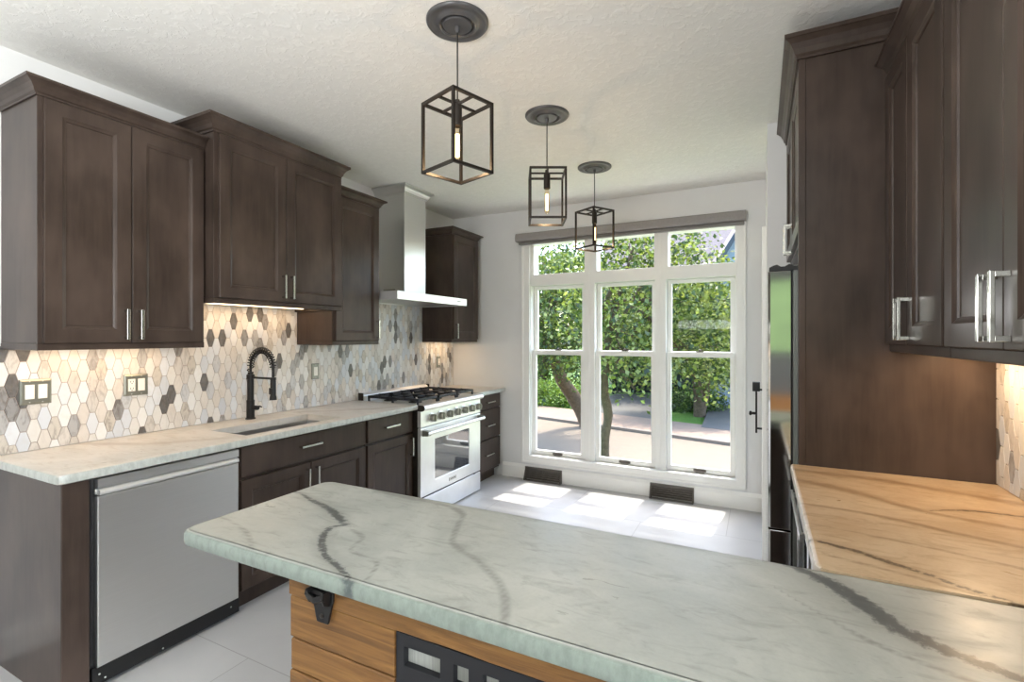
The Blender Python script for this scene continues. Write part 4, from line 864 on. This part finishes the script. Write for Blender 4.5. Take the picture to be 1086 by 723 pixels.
# grass tufts on the small lawn
r = thing('board_fence', 'dark board fence behind the forecourt across the street', 'fence', (at(690, 420, 35).x, at(690, 420, 35).y, GZ))
p0, p1 = at(650, 420, 35), at(765, 420, 36); g = G(); n = 26; dv = (p1-p0)/n; nv = Vector((-dv.y, dv.x, 0)).normalized()*.03
for k in range(n):
    a = p0+dv*(k+.03); b = p0+dv*(k+.97); h0, h1 = GZ+.05, GZ+2.1
    g.hexa([(a.x, a.y, h0), (b.x, b.y, h0), (b.x+nv.x, b.y+nv.y, h0), (a.x+nv.x, a.y+nv.y, h0), (a.x, a.y, h1), (b.x, b.y, h1), (b.x+nv.x, b.y+nv.y, h1), (a.x+nv.x, a.y+nv.y, h1)], ((0, 3, 2, 1), (4, 5, 6, 7), (0, 1, 5, 4), (1, 2, 6, 5), (2, 3, 7, 6), (3, 0, 4, 7)))
g.obj('boards', 'dark_fence', r)
for k in range(0, n+1, 5):
    a = p0+dv*k-nv*3; g = G(); g.box(a.x-.06, a.x+.06, a.y-.06, a.y+.06, GZ, GZ+2.2); g.obj('post', 'dark_fence', r)
def house(label, c, w, dep, hw, hr, rot, wallm, along, windows):
    """along: 'x' roof ridge along the facade, 'y' gable towards the camera"""
    r = thing('house', label, 'house', (c.x, c.y, GZ)); M = Matrix.Translation((c.x, c.y, GZ)) @ Matrix.Rotation(rot, 4, 'Z'); T = lambda *p: tuple(M @ Vector(p))
    g = G()
    if along == 'x': g.loft([[T(x, 0, 0), T(x, dep, 0), T(x, dep, hw), T(x, dep/2, hw+hr), T(x, 0, hw)] for x in (-w/2, w/2)])
    else: g.loft([[T(-w/2, y, 0), T(w/2, y, 0), T(w/2, y, hw), T(0, y, hw+hr), T(-w/2, y, hw)] for y in (0, dep)])
    g.obj('walls', wallm, r)
    g = G(); th = .22; ov = .5
    if along == 'x':
        k = hr/(dep/2)
        g.loft([[T(x, -ov, hw-ov*k+.02), T(x, dep/2, hw+hr+.02), T(x, dep+ov, hw-ov*k+.02), T(x, dep+ov, hw-ov*k+th), T(x, dep/2, hw+hr+th), T(x, -ov, hw-ov*k+th)] for x in (-w/2-ov, w/2+ov)])
    else:
        k = hr/(w/2)
        g.loft([[T(-w/2-ov, y, hw-ov*k+.02), T(0, y, hw+hr+.02), T(w/2+ov, y, hw-ov*k+.02), T(w/2+ov, y, hw-ov*k+th), T(0, y, hw+hr+th), T(-w/2-ov, y, hw-ov*k+th)] for y in (-ov, dep+ov)])
    g.obj('roof', 'roof_shingle', r)
    if along == 'y':
        g = G(); g.loft([[T(-w/2-ov, y, hw-ov*k-.25), T(0, y, hw+hr-.25), T(w/2+ov, y, hw-ov*k-.25), T(w/2+ov, y, hw-ov*k+th), T(0, y, hw+hr+th), T(-w/2-ov, y, hw-ov*k+th)] for y in (-ov-.06, -ov)]); g.obj('bargeboard', 'gable_trim', r)
    for x, z, ww, hh in windows:
        g = G(); g.grid([x-ww/2-.1, x-ww/2, x+ww/2, x+ww/2+.1], [-.06, -.01], [z-.1, z, z+hh, z+hh+.1], lambda i, j, k: not (i == 1 and k == 1))
        for v_ in g.bm.verts: v_.co = M @ v_.co
        f = g.obj('window_frame', 'white_trim', r); g = G(); g.box(x-ww/2, x+ww/2, -.04, -.02, z, z+hh)
        for v_ in g.bm.verts: v_.co = M @ v_.co
        g.obj('pane', 'dark_mirror_glass', f)
house('house with wide brown shingle roof behind the trees across the street', at(714, 400, 41), 10.5, 9, 8.0, 6.6, .25, 'siding_beige', 'x', [(-3.2, .9, 1.1, 1.5), (0, .9, 1.1, 1.5), (3.2, .9, 1.1, 1.5), (-1.6, 5.0, 1.1, 1.5), (1.6, 5.0, 1.1, 1.5)])
house('blue-grey sided house gable at the right window top corner', at(806, 400, 28), 4.7, 5, 8.2, 4.0, .2, 'siding_blue', 'y', [(-.2, 7.6, .8, 1.1), (-.9, 2.4, .8, 1.3)])
